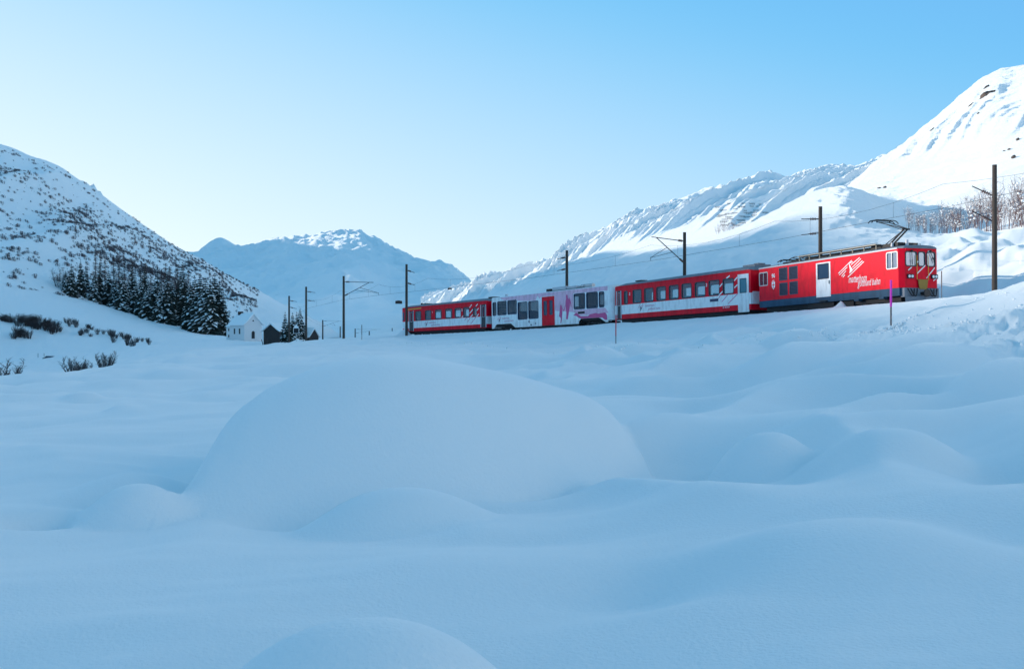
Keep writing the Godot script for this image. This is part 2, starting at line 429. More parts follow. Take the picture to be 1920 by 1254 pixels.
func _ready() -> void:
	var cam := Camera3D.new()
	cam.name = "camera"
	cam.fov = 34.816
	cam.near = 0.1
	cam.far = 20000.0
	add_child(cam)
	cam.current = true

	var sun_az := deg_to_rad(-80.0)
	var sun_el := deg_to_rad(12.0)
	SUN_FROM = Vector3(sin(sun_az) * cos(sun_el), sin(sun_el), -cos(sun_az) * cos(sun_el))
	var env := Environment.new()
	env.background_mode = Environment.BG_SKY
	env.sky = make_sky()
	env.tonemap_mode = Environment.TONE_MAPPER_LINEAR
	env.tonemap_exposure = 1.35
	env.sdfgi_enabled = true
	env.ssao_enabled = true
	env.ssil_enabled = true
	var we := WorldEnvironment.new()
	we.name = "world_environment"
	we.environment = env
	add_child(we)
	var sun := DirectionalLight3D.new()
	sun.name = "sun"
	sun.light_energy = 1.2
	sun.light_color = Color(1.0, 0.95, 0.88)
	sun.light_angular_distance = 0.5
	sun.shadow_enabled = true
	add_child(sun)
	sun.look_at_from_position(SUN_FROM * 10.0, Vector3.ZERO)

	rng.seed = 7
	for a in [[n_big, 11, 0.02, 3], [n_mid, 12, 0.09, 3], [n_fine, 13, 0.02, 4]]:
		a[0].seed = a[1]; a[0].frequency = a[2]; a[0].fractal_octaves = a[3]
		a[0].noise_type = FastNoiseLite.TYPE_SIMPLEX_SMOOTH
		a[0].fractal_type = FastNoiseLite.FRACTAL_FBM
	n_drift.seed = 4
	n_drift.noise_type = FastNoiseLite.TYPE_SIMPLEX_SMOOTH
	n_drift.fractal_type = FastNoiseLite.FRACTAL_NONE
	n_drift.frequency = 1.0
	n_ridge.seed = 21
	n_ridge.noise_type = FastNoiseLite.TYPE_SIMPLEX_SMOOTH
	n_ridge.fractal_type = FastNoiseLite.FRACTAL_RIDGED
	n_ridge.fractal_octaves = 3
	n_ridge.frequency = 1.0
	for r in RR:
		LR.append(log(r))
	for row in TB:
		row.append(row[0])

	materials()
	lay_ground()
	raise_mountains()
	build_train()
	build_line()
	build_houses()
	build_trees()
	build_small()


func materials() -> void:
	var snow := paint("snow", lin(0.82, 0.83, 0.84), 0.85)
	snow.metallic_specular = 0.2
	var nt := NoiseTexture2D.new()
	nt.width = 512; nt.height = 512; nt.seamless = true; nt.as_normal_map = true; nt.bump_strength = 2.0
	var fn := FastNoiseLite.new()
	fn.seed = 5; fn.frequency = 0.06; fn.fractal_octaves = 5; fn.fractal_gain = 0.7
	nt.noise = fn
	snow.rim_enabled = true
	snow.rim = 1.0
	snow.rim_tint = 0.0
	snow.normal_enabled = true
	snow.normal_texture = nt
	snow.normal_scale = 1.0
	snow.uv1_triplanar = true
	snow.uv1_world_triplanar = true
	snow.uv1_scale = Vector3.ONE * 0.7
	var far_snow: StandardMaterial3D = snow.duplicate()
	far_snow.resource_name = "mountain_snow"
	far_snow.albedo_color = lin(0.88, 0.885, 0.89)
	far_snow.uv1_scale = Vector3.ONE * 0.012
	far_snow.normal_scale = 1.0
	mat["mountain_snow"] = far_snow
	paint("rock", lin(0.11, 0.085, 0.075), 0.95)
	paint("stake", lin(0.16, 0.13, 0.13), 0.7)
	paint("magenta", lin(0.62, 0.07, 0.24), 0.4)
	paint("marker_pink", lin(0.78, 0.02, 0.5), 0.5)
	paint("orange", lin(0.6, 0.06, 0.08), 0.6)
	paint("brown_stake", lin(0.12, 0.06, 0.06), 0.7)
	paint("car_paint", lin(0.02, 0.022, 0.03), 0.3)
	paint("packed_snow", lin(0.6, 0.61, 0.63), 0.8)
	var plain_snow := paint("loose_snow", lin(0.87, 0.88, 0.89), 0.85)
	plain_snow.metallic_specular = 0.2

# ------------------------------------------------------------------ ground and mountains
func lay_ground() -> void:
	var az := PackedFloat64Array()
	var a := -36.0
	while a < 36.01:
		az.append(a); a += 0.08
	a = 38.5
	while a < 322.0:
		az.append(a); a += 2.5
	var rr := PackedFloat64Array()
	var r := 1.2
	while r < 1400.0:
		rr.append(r)
		r *= 1.02 if r < 4.0 else 1.008 if r < 20.0 else 1.013 if r < 130.0 else 1.02
	var nu := az.size()
	var p := PackedVector3Array()
	p.resize(nu * rr.size())
	var sa := PackedFloat64Array(); var ca := PackedFloat64Array()
	for q in az:
		sa.append(sin(deg_to_rad(q))); ca.append(cos(deg_to_rad(q)))
	var columns := []
	for i in nu:
		var ys := PackedFloat64Array()
		for row in TB:
			ys.append(along(AZ, row, az[i] if az[i] <= 180.0 else az[i] - 360.0))
		columns.append(ys)
	for j in rr.size():
		var rad := rr[j]
		var near := []
		for q in HUM:
			if absf(sqrt(q[0] * q[0] + q[1] * q[1]) - rad) < maxf(q[2], q[3]) * 3.0:
				near.append(q)
		for i in nu:
			var x := rad * sa[i]; var d := rad * ca[i]
			var g := relief(x, d, h_ring(columns[i], rad), near)
			if rad > 22.0 and rad < 1100.0 and x > -160.0 and x < 40.0 and d > -60.0:
				var sq := track_sq(x, d)
				if absf(sq.y) < 9.0 and sq.x > -850.0 and sq.x < 150.0:
					g = minf(g, bank(sq.x, sq.y, g)) - 0.5 * (1.0 - smoothstep(6.0, 9.0, absf(sq.y)))
			p[j * nu + i] = Vector3(x, g, -d)
	var o := put_mesh("snow_field", sheet(p, nu, rr.size(), true), mat.snow)
	structure(o, "wide undulating snow field in blue shade covering the foreground and valley floor", "snow field")
	# the embankment
	var ss := PackedFloat64Array()
	var s := -850.0
	while s < 150.0:
		ss.append(s)
		s += 12.0 if s < -120.0 else 1.5 if s < -60.0 else 0.4 if s < 95.0 else 2.0
	var qs := PackedFloat64Array([-10.5, -10, -9.2, -8.3, -7.4, -6.6, -5.8, -5.1, -4.5, -4.0, -3.6, -3.2, -2.9, -2.6, -2.4, -2.2, -2.05, -1.9, -1.75, -1.6, -1.4, -1.0, 0.0, 1.2, 1.6, 2.0, 2.4, 3.0, 3.6, 4.5, 5.5, 6.5, 7.5, 8.5, 9.5, 10.5])
	var p2 := PackedVector3Array()
	for sv in ss:
		for q in qs:
			var w := on_track(sv, q)
			var g := ground(w.x, -w.z)
			var y := bank(sv, q, g) + 0.015
			y += n_mid.get_noise_2d(sv * 14.0, q * 20.0) * 0.06 * (1.0 - smoothstep(4.0, 8.0, absf(q)))
			if absf(q) > 10.0: y = g - 0.25
			for hp in [[1.2, -1.9, 0.85, 0.7], [67.6, -2.0, 0.5, 0.28], [-38.0, -2.0, 0.5, 0.8], [-63.0, -2.0, 0.6, 0.9], [40.0, -2.2, 0.1, 1.5]]:
				y += hp[2] * exp(-((sv - hp[0]) ** 2 + (q - hp[1]) ** 2) / (hp[3] * hp[3]))
			p2.append(Vector3(w.x, y, w.z))
	var o2 := put_mesh("snow_bank", sheet(p2, qs.size(), ss.size()), mat.snow)
	structure(o2, "long bank of ploughed snow carrying the railway line", "snow bank")

# a mountain side: ridge points, foot points of the same number, and its relief
func mountain(called: String, label: String, ridge: PackedVector3Array, foot: PackedVector3Array, nu: int, nv: int, back: Vector3, disp: Callable, m: Material, power := 1.0, kind := "mountain") -> PackedVector3Array:
	var n := ridge.size()
	var cum := PackedFloat64Array([0.0])
	for i in range(1, n):
		cum.append(cum[i - 1] + ridge[i].distance_to(ridge[i - 1]))
	var total := cum[n - 1]
	var rx := []; var ry := []; var rz := []; var fx := []; var fy := []; var fz := []
	for i in n:
		rx.append(ridge[i].x); ry.append(ridge[i].y); rz.append(ridge[i].z)
		fx.append(foot[i].x); fy.append(foot[i].y); fz.append(foot[i].z)
	var p := PackedVector3Array()
	var nb := 14
	for j in nv + nb:
		var v := float(j) / (nv - 1)
		for i in nu:
			var l := total * i / (nu - 1)
			var rp := Vector3(along(cum, rx, l), along(cum, ry, l), along(cum, rz, l))
			var fp := Vector3(along(cum, fx, l), along(cum, fy, l), along(cum, fz, l))
			var q: Vector3
			if v <= 1.0:
				q = fp.lerp(rp, v)
				q.y = lerpf(fp.y, rp.y, pow(v, power))
			else:
				var b := float(j - nv + 1) / nb
				q = rp + back * b
				q.y = rp.y - (rp.y + 30.0) * b * b * 1.02 - 2.0 * b
			q.y += disp.call(l / total, v, q)
			p.append(q)
	var o := put_mesh(called, sheet(p, nu, nv + nb), m)
	structure(o, label, kind)
	return p

var hill_points := PackedVector3Array()
var slope_points := PackedVector3Array()
const HILL_NU := 420
const HILL_NV := 170

func raise_mountains() -> void:
	var ridge := PackedVector3Array(); var foot := PackedVector3Array()
	# far peak
	for q in [[330, 500], [360, 476], [385, 459], [400, 450], [412, 446], [425, 451], [445, 463], [480, 480], [540, 510]]:
		ridge.append(at(q[0], q[1], 7000)); foot.append(at(q[0], 560, 6200))
	mountain("far_peak", "small pale snow peak far behind the left shoulder of the central mountain", ridge, foot, 90, 40, Vector3(0, 0, -1500), func(_u: float, v: float, q: Vector3) -> float: return n_fine.get_noise_2d(q.x * 0.12, q.z * 0.12) * 30.0 * minf(v, 1.0), mat.mountain_snow)
	# the central mountain
	ridge.clear(); foot.clear()
	for q in [[60, 500], [200, 486], [300, 480], [360, 474], [380, 471], [405, 467], [447, 463], [470, 458], [500, 450], [520, 447], [545, 448], [580, 444], [600, 439], [625, 436], [650, 433], [680, 437], [700, 445], [712, 449], [730, 462], [760, 478], [785, 488], [810, 492], [840, 497], [860, 509], [885, 529], [930, 556], [1000, 590], [1080, 620]]:
		ridge.append(at(q[0], q[1], 4200)); foot.append(at(960.0 + (q[0] - 960.0) * 0.95, 640, 1250))
	mountain("central_mountain", "broad rounded snow mountain in blue shade closing the valley", ridge, foot, 360, 150, Vector3(0, 0, -1400),
		func(_u: float, v: float, q: Vector3) -> float:
			var k := minf(v, 1.0)
			var g: float = n_ridge.get_noise_2d(q.x * 0.0021 + n_fine.get_noise_2d(q.x * 0.05, q.z * 0.05) * 0.25, q.z * 0.0007)
			return g * 60.0 * k * (1.0 - k) * 2.4 + n_fine.get_noise_2d(q.x * 0.25, q.z * 0.16) * 52.0 * k * (1.15 - k) + n_fine.get_noise_2d(q.x * 0.9, q.z * 0.7) * 13.0 * k + n_ridge.get_noise_2d(q.x * 0.006, q.z * 0.004) * 12.0 * k,
		mat.mountain_snow, 1.25)
	# the long ridge behind the train
	ridge.clear(); foot.clear()
	for q in [[800, 560, 2600], [850, 545, 2550], [880, 533, 2500], [905, 528, 2450], [940, 516, 2400], [990, 503, 2350], [1050, 484, 2300], [1100, 456, 2250], [1150, 434, 2200], [1200, 406, 2150], [1250, 393, 2100], [1290, 380, 2050], [1350, 362, 2000], [1400, 345, 2000], [1430, 337, 2000], [1445, 331, 2000], [1480, 339, 2000], [1520, 334, 2000], [1560, 322, 2000], [1610, 322, 2000], [1650, 312, 2000], [1750, 280, 2000], [1900, 240, 2000]]:
		ridge.append(at(q[0], q[1], q[2]))
		var fd := 420.0 if q[0] > 900 else 520.0
		var fx: float = 960.0 + (q[0] - 960.0) * 0.9 - 60.0
		var g := at(fx, 0, fd)
		foot.append(Vector3(g.x, ground(g.x, fd) - 4.0, -fd))
	ridge_points = mountain("sunlit_ridge", "long sunlit snow ridge with ribs and gullies behind the train", ridge, foot, 520, 230, Vector3(500, 0, -500),
		func(u: float, v: float, q: Vector3) -> float:
			var k := minf(v, 1.0)
			var a := u * 46.0 + (1.0 - k) * 9.0 + n_fine.get_noise_2d(q.x * 0.06, q.z * 0.03) * 2.4 + n_fine.get_noise_2d(q.x * 0.3, q.z * 0.12) * 0.5
			var rib: float = n_ridge.get_noise_2d(a * 0.34, k * 0.6)
			var rib2: float = n_ridge.get_noise_2d(a * 1.1 + 40.0, k * 1.2 + 9.0)
			var lumps: float = n_fine.get_noise_2d(q.x * 0.7, q.z * 0.7)
			var env := smoothstep(0.03, 0.3, k) * (1.0 - 0.8 * smoothstep(0.7, 1.0, k))
			var crag := smoothstep(0.72, 0.95, k) * smoothstep(0.42, 0.6, u)
			return env * (rib * 11.0 + rib2 * 3.0 + lumps * 4.0) + n_fine.get_noise_2d(q.x * 0.5, q.z * 0.4) * 3.5 * k + crag * (n_fine.get_noise_2d(q.x * 0.35, q.z * 0.35) * 26.0 + n_ridge.get_noise_2d(q.x * 0.012, q.z * 0.012) * 8.0),
		mat.mountain_snow, 0.9)
	# the big slope on the right
	ridge.clear(); foot.clear()
	for q in [[1330, 482, 410], [1380, 461, 420], [1420, 430, 432], [1460, 406, 445], [1500, 392, 460], [1560, 372, 480], [1600, 341, 495], [1640, 305, 510], [1700, 262, 530], [1760, 214, 548], [1800, 180, 560], [1840, 147, 572], [1870, 132, 580], [1920, 121, 590], [2050, 70, 600], [2250, 10, 590]]:
		ridge.append(at(q[0], q[1], q[2]))
		var fx2: float = q[0] - 10.0
		var fd2: float = 240.0
		var g2 := at(fx2, 0, fd2)
		foot.append(Vector3(g2.x, ground(g2.x, fd2) - 1.5, -fd2))
	for q in [[390.0, 340.0, 230.0], [440.0, 180.0, 290.0], [460.0, 0.0, 310.0], [450.0, -200.0, 300.0], [420.0, -500.0, 260.0]]:  # unseen end of the slope, raised to bounce sunlight onto the near snow
		ridge.append(Vector3(q[0], q[2], -q[1]))
		foot.append(Vector3(135.0, ground(135.0, q[1] * 0.6) - 1.5, -q[1] * 0.6))
	slope_points = mountain("right_slope", "steep brilliant sunlit snow slope rising at the right", ridge, foot, 620, 200, Vector3(160, 0, -120),
		func(u: float, v: float, q: Vector3) -> float:
			var k := minf(v, 1.0)
			var a := u * 70.0 + (1.0 - k) * 5.0 + n_fine.get_noise_2d(q.x * 0.4, q.y * 0.4) * 1.6
			var rib: float = n_ridge.get_noise_2d(a * 0.5, k * 0.5 + 4.0)
			var env := smoothstep(0.05, 0.4, k) * (1.0 - 0.75 * smoothstep(0.75, 1.0, k))
			return env * rib * 2.6 * smoothstep(-0.2, 0.5, n_fine.get_noise_2d(q.x * 0.25, q.y * 0.25)) + n_fine.get_noise_2d(q.x * 1.2 + q.y * 0.8, q.z * 1.2) * 4.2 * k * (1.15 - k) + n_fine.get_noise_2d(q.x * 5.0, q.z * 5.0) * 0.9 * k + n_fine.get_noise_2d(a * 30.0, k * 60.0) * 0.5 * env,
		mat.mountain_snow, 1.15)
	# the shaded hill on the left, whose shadow lies over the valley
	ridge.clear(); foot.clear()
	for q in [[660, 640, 960], [620, 617, 940], [600, 605, 930], [560, 585, 910], [500, 555, 890], [450, 530, 870], [400, 500, 850], [340, 468, 825], [300, 445, 805], [250, 410, 785], [200, 374, 765], [150, 339, 745], [100, 307, 725], [45, 289, 705], [0, 270, 690]]:
		ridge.append(at(q[0], q[1], q[2]))
	for q in [[640, 645, 860], [600, 645, 780], [580, 645, 740], [545, 642, 690], [490, 640, 620], [440, 636, 560], [400, 630, 520], [350, 624, 490], [315, 615, 470], [270, 605, 455], [225, 592, 440], [180, 580, 425], [130, 566, 410], [60, 555, 395], [10, 548, 385]]:
		var g3 := at(q[0], q[1], q[2])
		foot.append(Vector3(g3.x, minf(g3.y, ground(g3.x, q[2])) - 1.0, g3.z))
	for q in [[-420.0, 560.0, 138.0, -250.0, 300.0], [-485.0, 420.0, 136.0, -290.0, 220.0], [-515.0, 310.0, 135.0, -305.0, 150.0], [-527.0, 260.0, 136.5, -310.0, 120.0], [-535.0, 222.0, 135.5, -315.0, 95.0], [-538.0, 200.0, 132.0, -316.0, 80.0], [-541.0, 180.0, 127.0, -318.0, 65.0], [-545.0, 150.0, 123.5, -320.0, 40.0], [-550.0, -120.0, HILL_B, -320.0, -150.0], [-520.0, -420.0, 130.0, -300.0, -400.0]]:  # unseen end of the ridge, heights shaped to place the shadow edge
		ridge.append(Vector3(q[0], q[2], -q[1]))
		foot.append(Vector3(q[3], -4.0, -q[4]))
	hill_points = mountain("shaded_hill", "steep snow hill in blue shade at the left, dotted with dark shrubs", ridge, foot, HILL_NU, HILL_NV, Vector3(-250, 0, -250),
		func(u: float, v: float, q: Vector3) -> float:
			var k := minf(v, 1.0)
			var a := u * 22.0 - (1.0 - k) * 2.5
			var rib: float = n_ridge.get_noise_2d(a * 0.45, k * 0.4 + 2.0)
			var env := smoothstep(0.03, 0.35, k) * (1.0 - 0.85 * smoothstep(0.7, 1.0, k))
			return env * (rib * 9.0 + n_fine.get_noise_2d(q.x * 0.4, q.z * 0.4) * 6.0) + n_fine.get_noise_2d(q.x * 1.5, q.z * 1.5) * 1.0 * k,
		mat.mountain_snow, 1.0)
	# an unseen range added west of the valley to keep its head in shade
	ridge.clear(); foot.clear()
	for q in [[-1100.0, 1000.0, 380.0], [-1100.0, 1500.0, 390.0], [-1200.0, 2100.0, 440.0], [-1300.0, 2750.0, 520.0], [-1450.0, 2950.0, 620.0], [-1750.0, 3250.0, 740.0], [-1900.0, 3600.0, 750.0], [-2000.0, 4200.0, 745.0], [-2100.0, 5000.0, 760.0], [-2200.0, 6000.0, 1000.0], [-2700.0, 8800.0, 1200.0]]:
		ridge.append(Vector3(q[0] - 700.0, q[2], -q[1])); foot.append(Vector3(q[0], -10.0, -q[1]))
	mountain("added_west_range", "unseen snow range added west of the valley to shade its head", ridge, foot, 60, 40, Vector3(-900, 0, 0), func(_u: float, v: float, q: Vector3) -> float: return n_fine.get_noise_2d(q.x * 0.2, q.z * 0.2) * 40.0 * minf(v, 1.0), mat.mountain_snow)
const HILL_B := 126.0

# ------------------------------------------------------------------ the train
const HW := 1.33             # half the width of a coach

func rounded(x0: float, x1: float, y0: float, y1: float, r: float) -> PackedVector2Array:
	var p := PackedVector2Array()
	for c in [[x1 - r, y1 - r, 0.0], [x0 + r, y1 - r, 90.0], [x0 + r, y0 + r, 180.0], [x1 - r, y0 + r, 270.0]]:
		for k in 4:
			var a := deg_to_rad(c[2] + 30.0 * k)
			p.append(Vector2(c[0] + cos(a) * r, c[1] + sin(a) * r))
	return p

# an upright wall panel at z = side * HW with rectangular openings
func panel(b: Mb, x0: float, x1: float, y0: float, y1: float, holes: Array, side: float, z := HW) -> void:
	var xs := [x0, x1]; var ys := [y0, y1]
	for h in holes:
		for k in 2:
			if h[k] > x0 and h[k] < x1 and not xs.has(h[k]): xs.append(h[k])
			if h[k + 2] > y0 and h[k + 2] < y1 and not ys.has(h[k + 2]): ys.append(h[k + 2])
	xs.sort(); ys.sort()
	for i in xs.size() - 1:
		for j in ys.size() - 1:
			var cx: float = (xs[i] + xs[i + 1]) / 2.0; var cy: float = (ys[j] + ys[j + 1]) / 2.0
			var open := false
			for h in holes:
				if cx > h[0] and cx < h[1] and cy > h[2] and cy < h[3]: open = true
			if open: continue
			var p := [Vector3(xs[i], ys[j], z * side), Vector3(xs[i + 1], ys[j], z * side), Vector3(xs[i + 1], ys[j + 1], z * side), Vector3(xs[i], ys[j + 1], z * side)]
			if side > 0.0: b.quad(p[0], p[1], p[2], p[3])
			else: b.quad(p[1], p[0], p[3], p[2])

# a window in an opening: rubber or metal frame with rounded corners, pane set back
func window(parent: Node3D, h: Array, side: float, frame_mat: Material, pane_mat: Material, r := 0.12, w := 0.05, called := "window", bar_at := -1.0) -> MeshInstance3D:
	var b := Mb.new()
	var outer := rounded(h[0] - w, h[1] + w, h[2] - w, h[3] + w, r + w)
	var inner := rounded(h[0] + 0.015, h[1] - 0.015, h[2] + 0.015, h[3] - 0.015, r)
	var z := (HW + 0.012) * side
	var zi := (HW - 0.06) * side
	var n := outer.size()
	for i in n:
		var j := (i + 1) % n
		var o0 := Vector3(outer[i].x, outer[i].y, z); var o1 := Vector3(outer[j].x, outer[j].y, z)
		var i0 := Vector3(inner[i].x, inner[i].y, z); var i1 := Vector3(inner[j].x, inner[j].y, z)
		var d0 := Vector3(inner[i].x, inner[i].y, zi); var d1 := Vector3(inner[j].x, inner[j].y, zi)
		var e0 := Vector3(outer[i].x, outer[i].y, HW * side); var e1 := Vector3(outer[j].x, outer[j].y, HW * side)
		if side > 0.0:
			b.quad(i0, o0, o1, i1); b.quad(d0, i0, i1, d1); b.quad(o0, e0, e1, o1)
		else:
			b.quad(o0, i0, i1, o1); b.quad(i0, d0, d1, i1); b.quad(e0, o0, o1, e1)
	if bar_at > 0.0:
		b.box(Vector3(lerpf(h[0], h[1], bar_at), (h[2] + h[3]) / 2.0, (HW - 0.01) * side), Vector3(0.05, h[3] - h[2], 0.05))
	var o := put(called, b, frame_mat, parent)
	var g := Mb.new()
	var zz := (HW - 0.045) * side
	g.poly(inner if side > 0.0 else inner, zz)
	put("pane", g, pane_mat, o)
	return o

# a roof arched across from eave to eave; stations give x, eave height, crown height, half width
func roof(parent: Node3D, st: Array, m: Material, called := "roof") -> MeshInstance3D:
	var b := Mb.new()
	var k := 12
	var rows := []
	for s in st:
		var row := []
		for i in k + 1:
			var t := PI * i / k
			var c := cos(t); var sn := sin(t)
			row.append(Vector3(s[0], s[1] + (s[2] - s[1]) * pow(sn, 0.7), s[3] * signf(c) * pow(absf(c), 0.75)))
		rows.append(row)
	for j in rows.size() - 1:
		for i in k:
			b.quad(rows[j][i], rows[j + 1][i], rows[j + 1][i + 1], rows[j][i + 1])
	for e in [0, rows.size() - 1]:
		var c0 := Vector3(st[e][0], st[e][1], 0)
		for i in k:
			if e == 0: b.tri(c0, rows[e][i], rows[e][i + 1])
			else: b.tri(c0, rows[e][i + 1], rows[e][i])
	return put(called, b, m, parent)

func stripe(b: Mb, s: Array, w: float, z: float) -> void:
	var a := Vector2(s[0], s[1]); var c := Vector2(s[2], s[3])
	var n := (c - a).orthogonal().normalized() * w / 2.0
	b.poly(PackedVector2Array([a - n, c - n, c + n, a + n]), z)

func outline(a: Array) -> PackedVector2Array:
	var p := PackedVector2Array()
	for i in range(0, a.size(), 2):
		p.append(Vector2(a[i], a[i + 1]))
	return p

func lettering(parent: Node3D, words: String, x: float, y: float, width: float, height: float, z: float, m: Material, called := "lettering", bold := false, lean := 0.0) -> void:
	var t := TextMesh.new()
	var f := SystemFont.new()
	f.font_names = PackedStringArray(["Droid Sans"])
	if bold: f.font_weight = 700
	t.font = f
	t.text = words
	t.font_size = 32
	t.pixel_size = 0.01
	t.depth = 0.01
	t.horizontal_alignment = HORIZONTAL_ALIGNMENT_LEFT
	t.vertical_alignment = VERTICAL_ALIGNMENT_BOTTOM
	var bb := t.get_aabb()
	if bb.size.x < 0.001: return
	var o := MeshInstance3D.new()
	o.name = called
	o.mesh = t
	o.material_override = m
	parent.add_child(o, true)
	var sx := width / bb.size.x; var sy := height / bb.size.y
	o.transform = Transform3D(Basis(Vector3(sx, 0, 0), Vector3(lean * sy, sy, 0), Vector3(0, 0, 1)), Vector3(x - bb.position.x * sx - lean * sy * bb.position.y, y - bb.position.y * sy, z - bb.position.z))

func bogie(parent: Node3D, x: float, m: Material, wheel_m: Material, r := 0.37) -> void:
	var b := Mb.new()
	for s: float in [-1.0, 1.0]:
		b.box(Vector3(x, 0.48, s * 0.86), Vector3(2.5, 0.2, 0.12))
		b.box(Vector3(x, 0.36, s * 0.88), Vector3(0.5, 0.35, 0.14))
		for a in [-0.9, 0.9]:
			b.box(Vector3(x + a, 0.4, s * 0.88), Vector3(0.3, 0.34, 0.16))
	b.box(Vector3(x, 0.5, 0), Vector3(0.5, 0.2, 1.7))
	var o := put("bogie", b, m, parent)
	for a in [-0.9, 0.9]:
		for s: float in [-1.0, 1.0]:
			var w := Mb.new()
			w.bar(Vector3(x + a, r, s * 0.5 - 0.06), Vector3(x + a, r, s * 0.5 + 0.06), r, r, 18)
			put("wheel", w, wheel_m, o)

func car_root(called: String, label: String, cx: float, d: float, rail: float, th: float) -> Node3D:
	var o := thing(called, label, "train car" if called != "locomotive" else "locomotive", Vector3(cx, rail, -d), "cars of the red train")
	var fx := Vector3(sin(th) * cos(0.0254), sin(0.0254), cos(th) * cos(0.0254))
	var up := Vector3(-sin(th) * sin(0.0254), cos(0.0254), -cos(th) * sin(0.0254))
	o.transform = Transform3D(Basis(fx, up, fx.cross(up)), o.position)
	return o

func seats(parent: Node3D, x0: float, x1: float, step: float, m: Material) -> void:
	var x := x0
	while x < x1:
		var b := Mb.new()
		for z in [-0.85, 0.85]:
			for f in [-0.42, 0.42]:
				b.box(Vector3(x + f, 1.25, z), Vector3(0.42, 0.14, 0.85))
				b.box(Vector3(x + (0.06 if f > 0 else -0.06), 1.6, z), Vector3(0.1, 0.75, 0.85))
		put("seat", b, m, parent)
		x += step

func coach(called: String, label: String, cx: float, d: float, rail: float, th: float, x0: float, x1: float, wins: Array, cab: bool) -> Node3D:
	var o := car_root(called, label, cx, d, rail, th)
	var red: Material = mat.red
	var b := Mb.new()
	for s: float in [1.0, -1.0]:
		panel(b, x0, x1, 1.75, 3.32, wins, s)
	# closed ends, the inner skin and the ceiling
	b.quad(Vector3(x1, 1.75, HW), Vector3(x1, 1.75, -HW), Vector3(x1, 3.32, -HW), Vector3(x1, 3.32, HW))
	b.quad(Vector3(x0, 1.75, -HW), Vector3(x0, 1.75, HW), Vector3(x0, 3.32, HW), Vector3(x0, 3.32, -HW))
	put("upper_wall", b, red, o)
	b = Mb.new()
	b.box(Vector3((x0 + x1) / 2, 1.365, 0), Vector3(x1 - x0, 0.77, HW * 2))
	put("white_band", b, mat.white, o)
	b = Mb.new()
	b.box(Vector3((x0 + x1) / 2, 0.79, 0), Vector3(x1 - x0 - 0.004, 0.38, HW * 2 - 0.01))
	put("skirt", b, red, o)
	b = Mb.new()
	b.box(Vector3((x0 + x1) / 2, 0.47, 0), Vector3((x1 - x0) * 0.93, 0.26, 2.2))
	b.box(Vector3((x0 + x1) / 2 - 1.0, 0.35, 0.6), Vector3(3.0, 0.4, 0.9))
	b.box(Vector3((x0 + x1) / 2 + 2.6, 0.38, 0.7), Vector3(1.6, 0.36, 0.7))
	put("underframe", b, mat.dark, o)
	bogie(o, x0 + 3.0, mat.dark, mat.wheel)
	bogie(o, x1 - 3.0, mat.dark, mat.wheel)
	b = Mb.new()
	b.box(Vector3((x0 + x1) / 2, 1.76, 0), Vector3(x1 - x0 - 0.1, 0.02, HW * 2 - 0.1))
	put("floor", b, mat.inside, o)
	b = Mb.new()
	b.box(Vector3((x0 + x1) / 2, 3.2, 0), Vector3(x1 - x0 - 0.2, 0.03, HW * 2 - 0.14))
	put("ceiling", b, mat.inside, o)
	seats(o, x0 + 3.2, x1 - 3.0, 1.77, mat.seat)
	var r := roof(o, [[x0, 3.3, 3.36, 1.1], [x0 + 0.35, 3.32, 3.45, 1.28], [x0 + 1.3, 3.33, 3.6, HW + 0.02], [x1 - 1.0, 3.33, 3.66, HW + 0.02], [x1 - 0.25, 3.32, 3.6, 1.3], [x1 + 0.05, 3.3, 3.45, 1.1]], mat.roof)
	b = Mb.new()
	for s: float in [1.0, -1.0]:
		b.box(Vector3((x0 + x1) / 2, 3.325, s * (HW + 0.01)), Vector3(x1 - x0 - 0.3, 0.03, 0.05))
	put("gutter", b, red, r)
	for w in wins:
		window(o, w, 1.0, mat.rubber, mat.glass)
		window(o, w, -1.0, mat.rubber, mat.glass)
	return o

func end_gangway(parent: Node3D, x: float, dir: float, m: Material) -> void:
	var b := Mb.new()
	for k in 5:
		b.box(Vector3(x + dir * (0.06 + 0.1 * k), 1.95, 0), Vector3(0.06, 2.25 - 0.06 * (k % 2), 1.3 - 0.08 * (k % 2)))
	b.box(Vector3(x + dir * 0.25, 1.95, 0), Vector3(0.5, 2.1, 1.15))
	put("gangway", b, m, parent)

func leaf_door(parent: Node3D, x0: float, x1: float, y0: float, y1: float, m: Material, glass_rect: Array, pane_m: Material, frame_m: Material, proud := 0.02) -> void:
	var b := Mb.new()
	var zo := HW + proud
	panel(b, x0, x1, y0, y1, [glass_rect], 1.0, zo)
	for e in [[x0, y0, x1, y0], [x1, y0, x1, y1], [x1, y1, x0, y1], [x0, y1, x0, y0]]:
		b.quad(Vector3(e[0], e[1], HW - 0.03), Vector3(e[2], e[3], HW - 0.03), Vector3(e[2], e[3], zo), Vector3(e[0], e[1], zo))
	var o := put("door", b, m, parent)
	b = Mb.new()
	var g := glass_rect
	for e in [[g[0], g[2], g[1], g[2]], [g[1], g[2], g[1], g[3]], [g[1], g[3], g[0], g[3]], [g[0], g[3], g[0], g[2]]]:
		b.bar(Vector3(e[0], e[1], zo), Vector3(e[2], e[3], zo), 0.025, 0.025, 4)
	put("window_seal", b, frame_m, o)
	b = Mb.new()
	b.poly(rounded(g[0], g[1], g[2], g[3], 0.02), HW + proud - 0.015)
	put("pane", b, pane_m, o)

